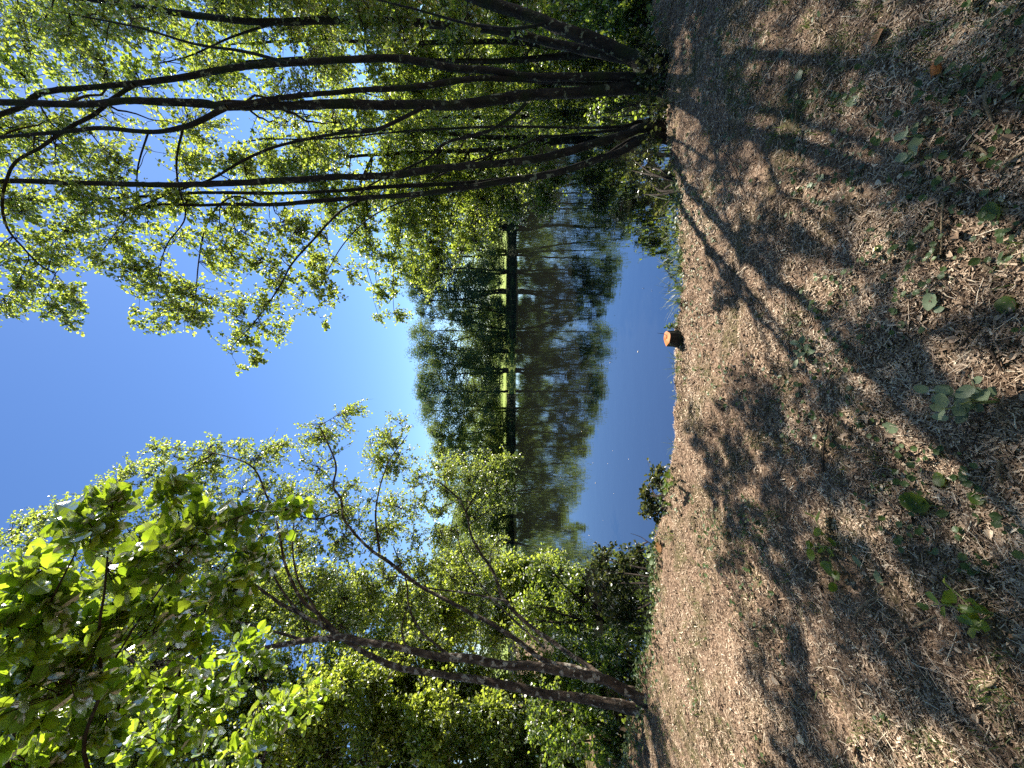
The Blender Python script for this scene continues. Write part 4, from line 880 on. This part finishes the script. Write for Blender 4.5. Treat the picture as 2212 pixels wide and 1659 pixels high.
plant('ivy_sprout', 'small round-leaved sprout growing against the right side of the stump', 'plant', 1464, 706, [(.0, .0, .09), (.03, -.01, .07), (-.015, .0, .06)], M_HAZEL, rp, .026, OVAL, lp=5)
plant('bramble_plant', 'shaded bramble leaves low on the slope right of the bright green leaf', 'plant', 1985, 300, [(.05, .03, .04), (-.05, .02, .04)], M_PALELEAF, rp, .04, HAZEL, lp=4)
plant('vetch_sprig', 'thin dark sprig with paired leaves sticking out over the water, right of the stump', 'plant', 1466, 520, [(.06, .10, .10)], M_DARKLEAF, rp, .028, WILLOW, lp=9, stemr=.0012)

def tuft(px, py, n, h, label, rng_seed):
    r = np.random.default_rng(rng_seed); b = gp(px, py); mb = MB()
    base = np.stack([r.normal(0, .025, n), r.normal(0, .015, n), np.full(n, -.01)], 1)
    blades(mb, base + b, r.uniform(.4, 1.0, n) * h * 1.45, r.uniform(.3, 1.5, n), r.uniform(.0012, .003, n), np.clip(r.normal(.5, .22, n), 0, 1))
    tag(mb.build('grass_tuft', M_GRASS, None, b), label, 'grass tuft', 'grass tufts along the bank edge')
for k, (px, py, n, h, lab) in enumerate([
    (1462, 430, 30, .20, 'pale arching grass tuft growing through the low dark shrub'),
    (1466, 505, 18, .15, 'thin grass tuft under the vetch sprig'),
    (1468, 545, 22, .15, 'sparse grass tuft with one long leaning blade, second right of the stump group'),
    (1468, 585, 30, .16, 'bushy grass tuft midway between the vetch sprig and the stump'),
    (1468, 628, 26, .17, 'grass tuft with broad dark curling blades right of the stump'),
    (1467, 652, 20, .13, 'short grass tuft next to the broad curling one, nearer the stump'),
    (1466, 690, 12, .10, 'small grass tuft just right of the round-leaved sprout'),
    (1466, 768, 16, .10, 'dry straw grass tuft immediately left of the stump'),
    (1464, 798, 18, .12, 'green spiky grass tuft a little left of the stump'),
    (1462, 850, 10, .07, 'short sparse grass tuft halfway to the olive shrub'),
    (1458, 965, 12, .09, 'bleached grass tuft at the right foot of the olive shrub'),
    (1452, 1160, 22, .10, 'yellow-green grass tuft between the two waterside shrubs'),
]): tuft(px, py, n, h, lab, 300 + k)
# bare dead branch poking over the water
db = gp(1440, 1165); root = thing('dead_branch', 'bare forked dead branch poking over the water between the two waterside shrubs', 'branch', db)
for path in ([(1442, 1165, 3.75), (1420, 1178, 3.8), (1400, 1170, 3.8), (1385, 1160, 3.85), (1362, 1152, 3.9)], [(1415, 1177, 3.8), (1390, 1188, 3.82), (1372, 1192, 3.85)], [(1400, 1170, 3.8), (1384, 1178, 3.8), (1370, 1170, 3.8)]):
    mb = MB(); limb_mesh(mb, np.array([P(*c) for c in path]), np.linspace(.007, .0015, len(path)), rl, 6, 0, .1, .2); mb.build('twig', M_DARKTWIG, root, db)
# mossy cut stub at the foot of the leaning alder
cb = gp(1425, 178); root = thing('branch_stub', 'mossy sawn branch stub showing a pale ring at the foot of the leaning alder', 'stump', cb)
mb = MB(); c0 = A(.0, .04, -.03); c1 = A(-.05, -.10, .10); p, r = limb_mesh(mb, [c0, (c0 + c1) / 2 + A(0, 0, .01), c1], [.075, .065, .055], rl, 14, 0, .06)
mb.build('bark', M_BARK_D, root)
d_ = norm(c1 - c0); e1 = norm(np.cross(d_, A(0, 0, 1))); e2 = np.cross(e1, d_)
ang = np.linspace(0, 2 * np.pi, 14, endpoint=False); ring = c1 + d_ * .003 + (np.cos(ang)[:, None] * e1 + np.sin(ang)[:, None] * e2) * .052
mb = MB(); mb.add(np.vstack([ring, c1 + d_ * .006 + (ring - c1) * .45, (c1 + d_ * .006)[None]]), [[i, (i + 1) % 14, 14 + (i + 1) % 14, 14 + i] for i in range(14)] + [[14 + i, 14 + (i + 1) % 14, 28, 28] for i in range(14)], 0, .5, True)
m, t, o = newmat('old_cut_wood'); b = N(t, 'ShaderNodeBsdfPrincipled', Roughness=.8); nz = N(t, 'ShaderNodeTexNoise', Scale=30.); rr = ramp(t, [(.3, (.14, .09, .03)), (.7, (.32, .24, .09))]); t.links.new(nz.outputs[0], rr.inputs[0]); t.links.new(rr.outputs[0], b.inputs['Base Color']); t.links.new(b.outputs[0], o.inputs[0])
mb.build('cut_face', m, root)
# unseen wood added behind and above the camera, blocking sky light to deepen shade
rw = np.random.default_rng(91); n = 26000
x = rw.uniform(-14, 14, n); y = -rw.uniform(2.2, 9, n); z = 14 * rw.random(n) ** .9 + .1
o_ = rw.random(n) < .45; y = np.where(o_, rw.uniform(-7, 1.2, n), y); z = np.where(o_, rw.uniform(8.5, 12, n), z)  # overhead canopy, added to cut the sky light on shaded ground
k = vnoise(x + z * .7, y - z * .5, 1.6, 17) > .36; x, y, z = x[k], y[k], z[k]; n = len(x)
mb = MB(); leaves(mb, FARLEAF, np.stack([x, y, z], 1), norm(rw.normal(0, 1, (n, 3))), norm(rw.normal(0, .8, (n, 3)) + A(0, 0, .5)), rw.uniform(.2, .5, n), 0, np.clip(rw.normal(.4, .2, n), 0, 1))
T = np.stack([np.linspace(-13, 13, 15) + rw.normal(0, .6, 15), -rw.uniform(2.6, 8, 15), np.zeros(15)], 1)
pth = T[:, None] + A(0, 0, 1) * np.linspace(-.2, 13, 8)[None, :, None] + np.cumsum(rw.normal(0, .12, (15, 8, 3)) * A(1, 1, 0), 1)
tubes(mb, pth, np.linspace(.16, .05, 8)[None].repeat(15, 0), 7, 1)
struct(mb.build('woodland', [M_FAR, M_BARK_D]), 'stuff')
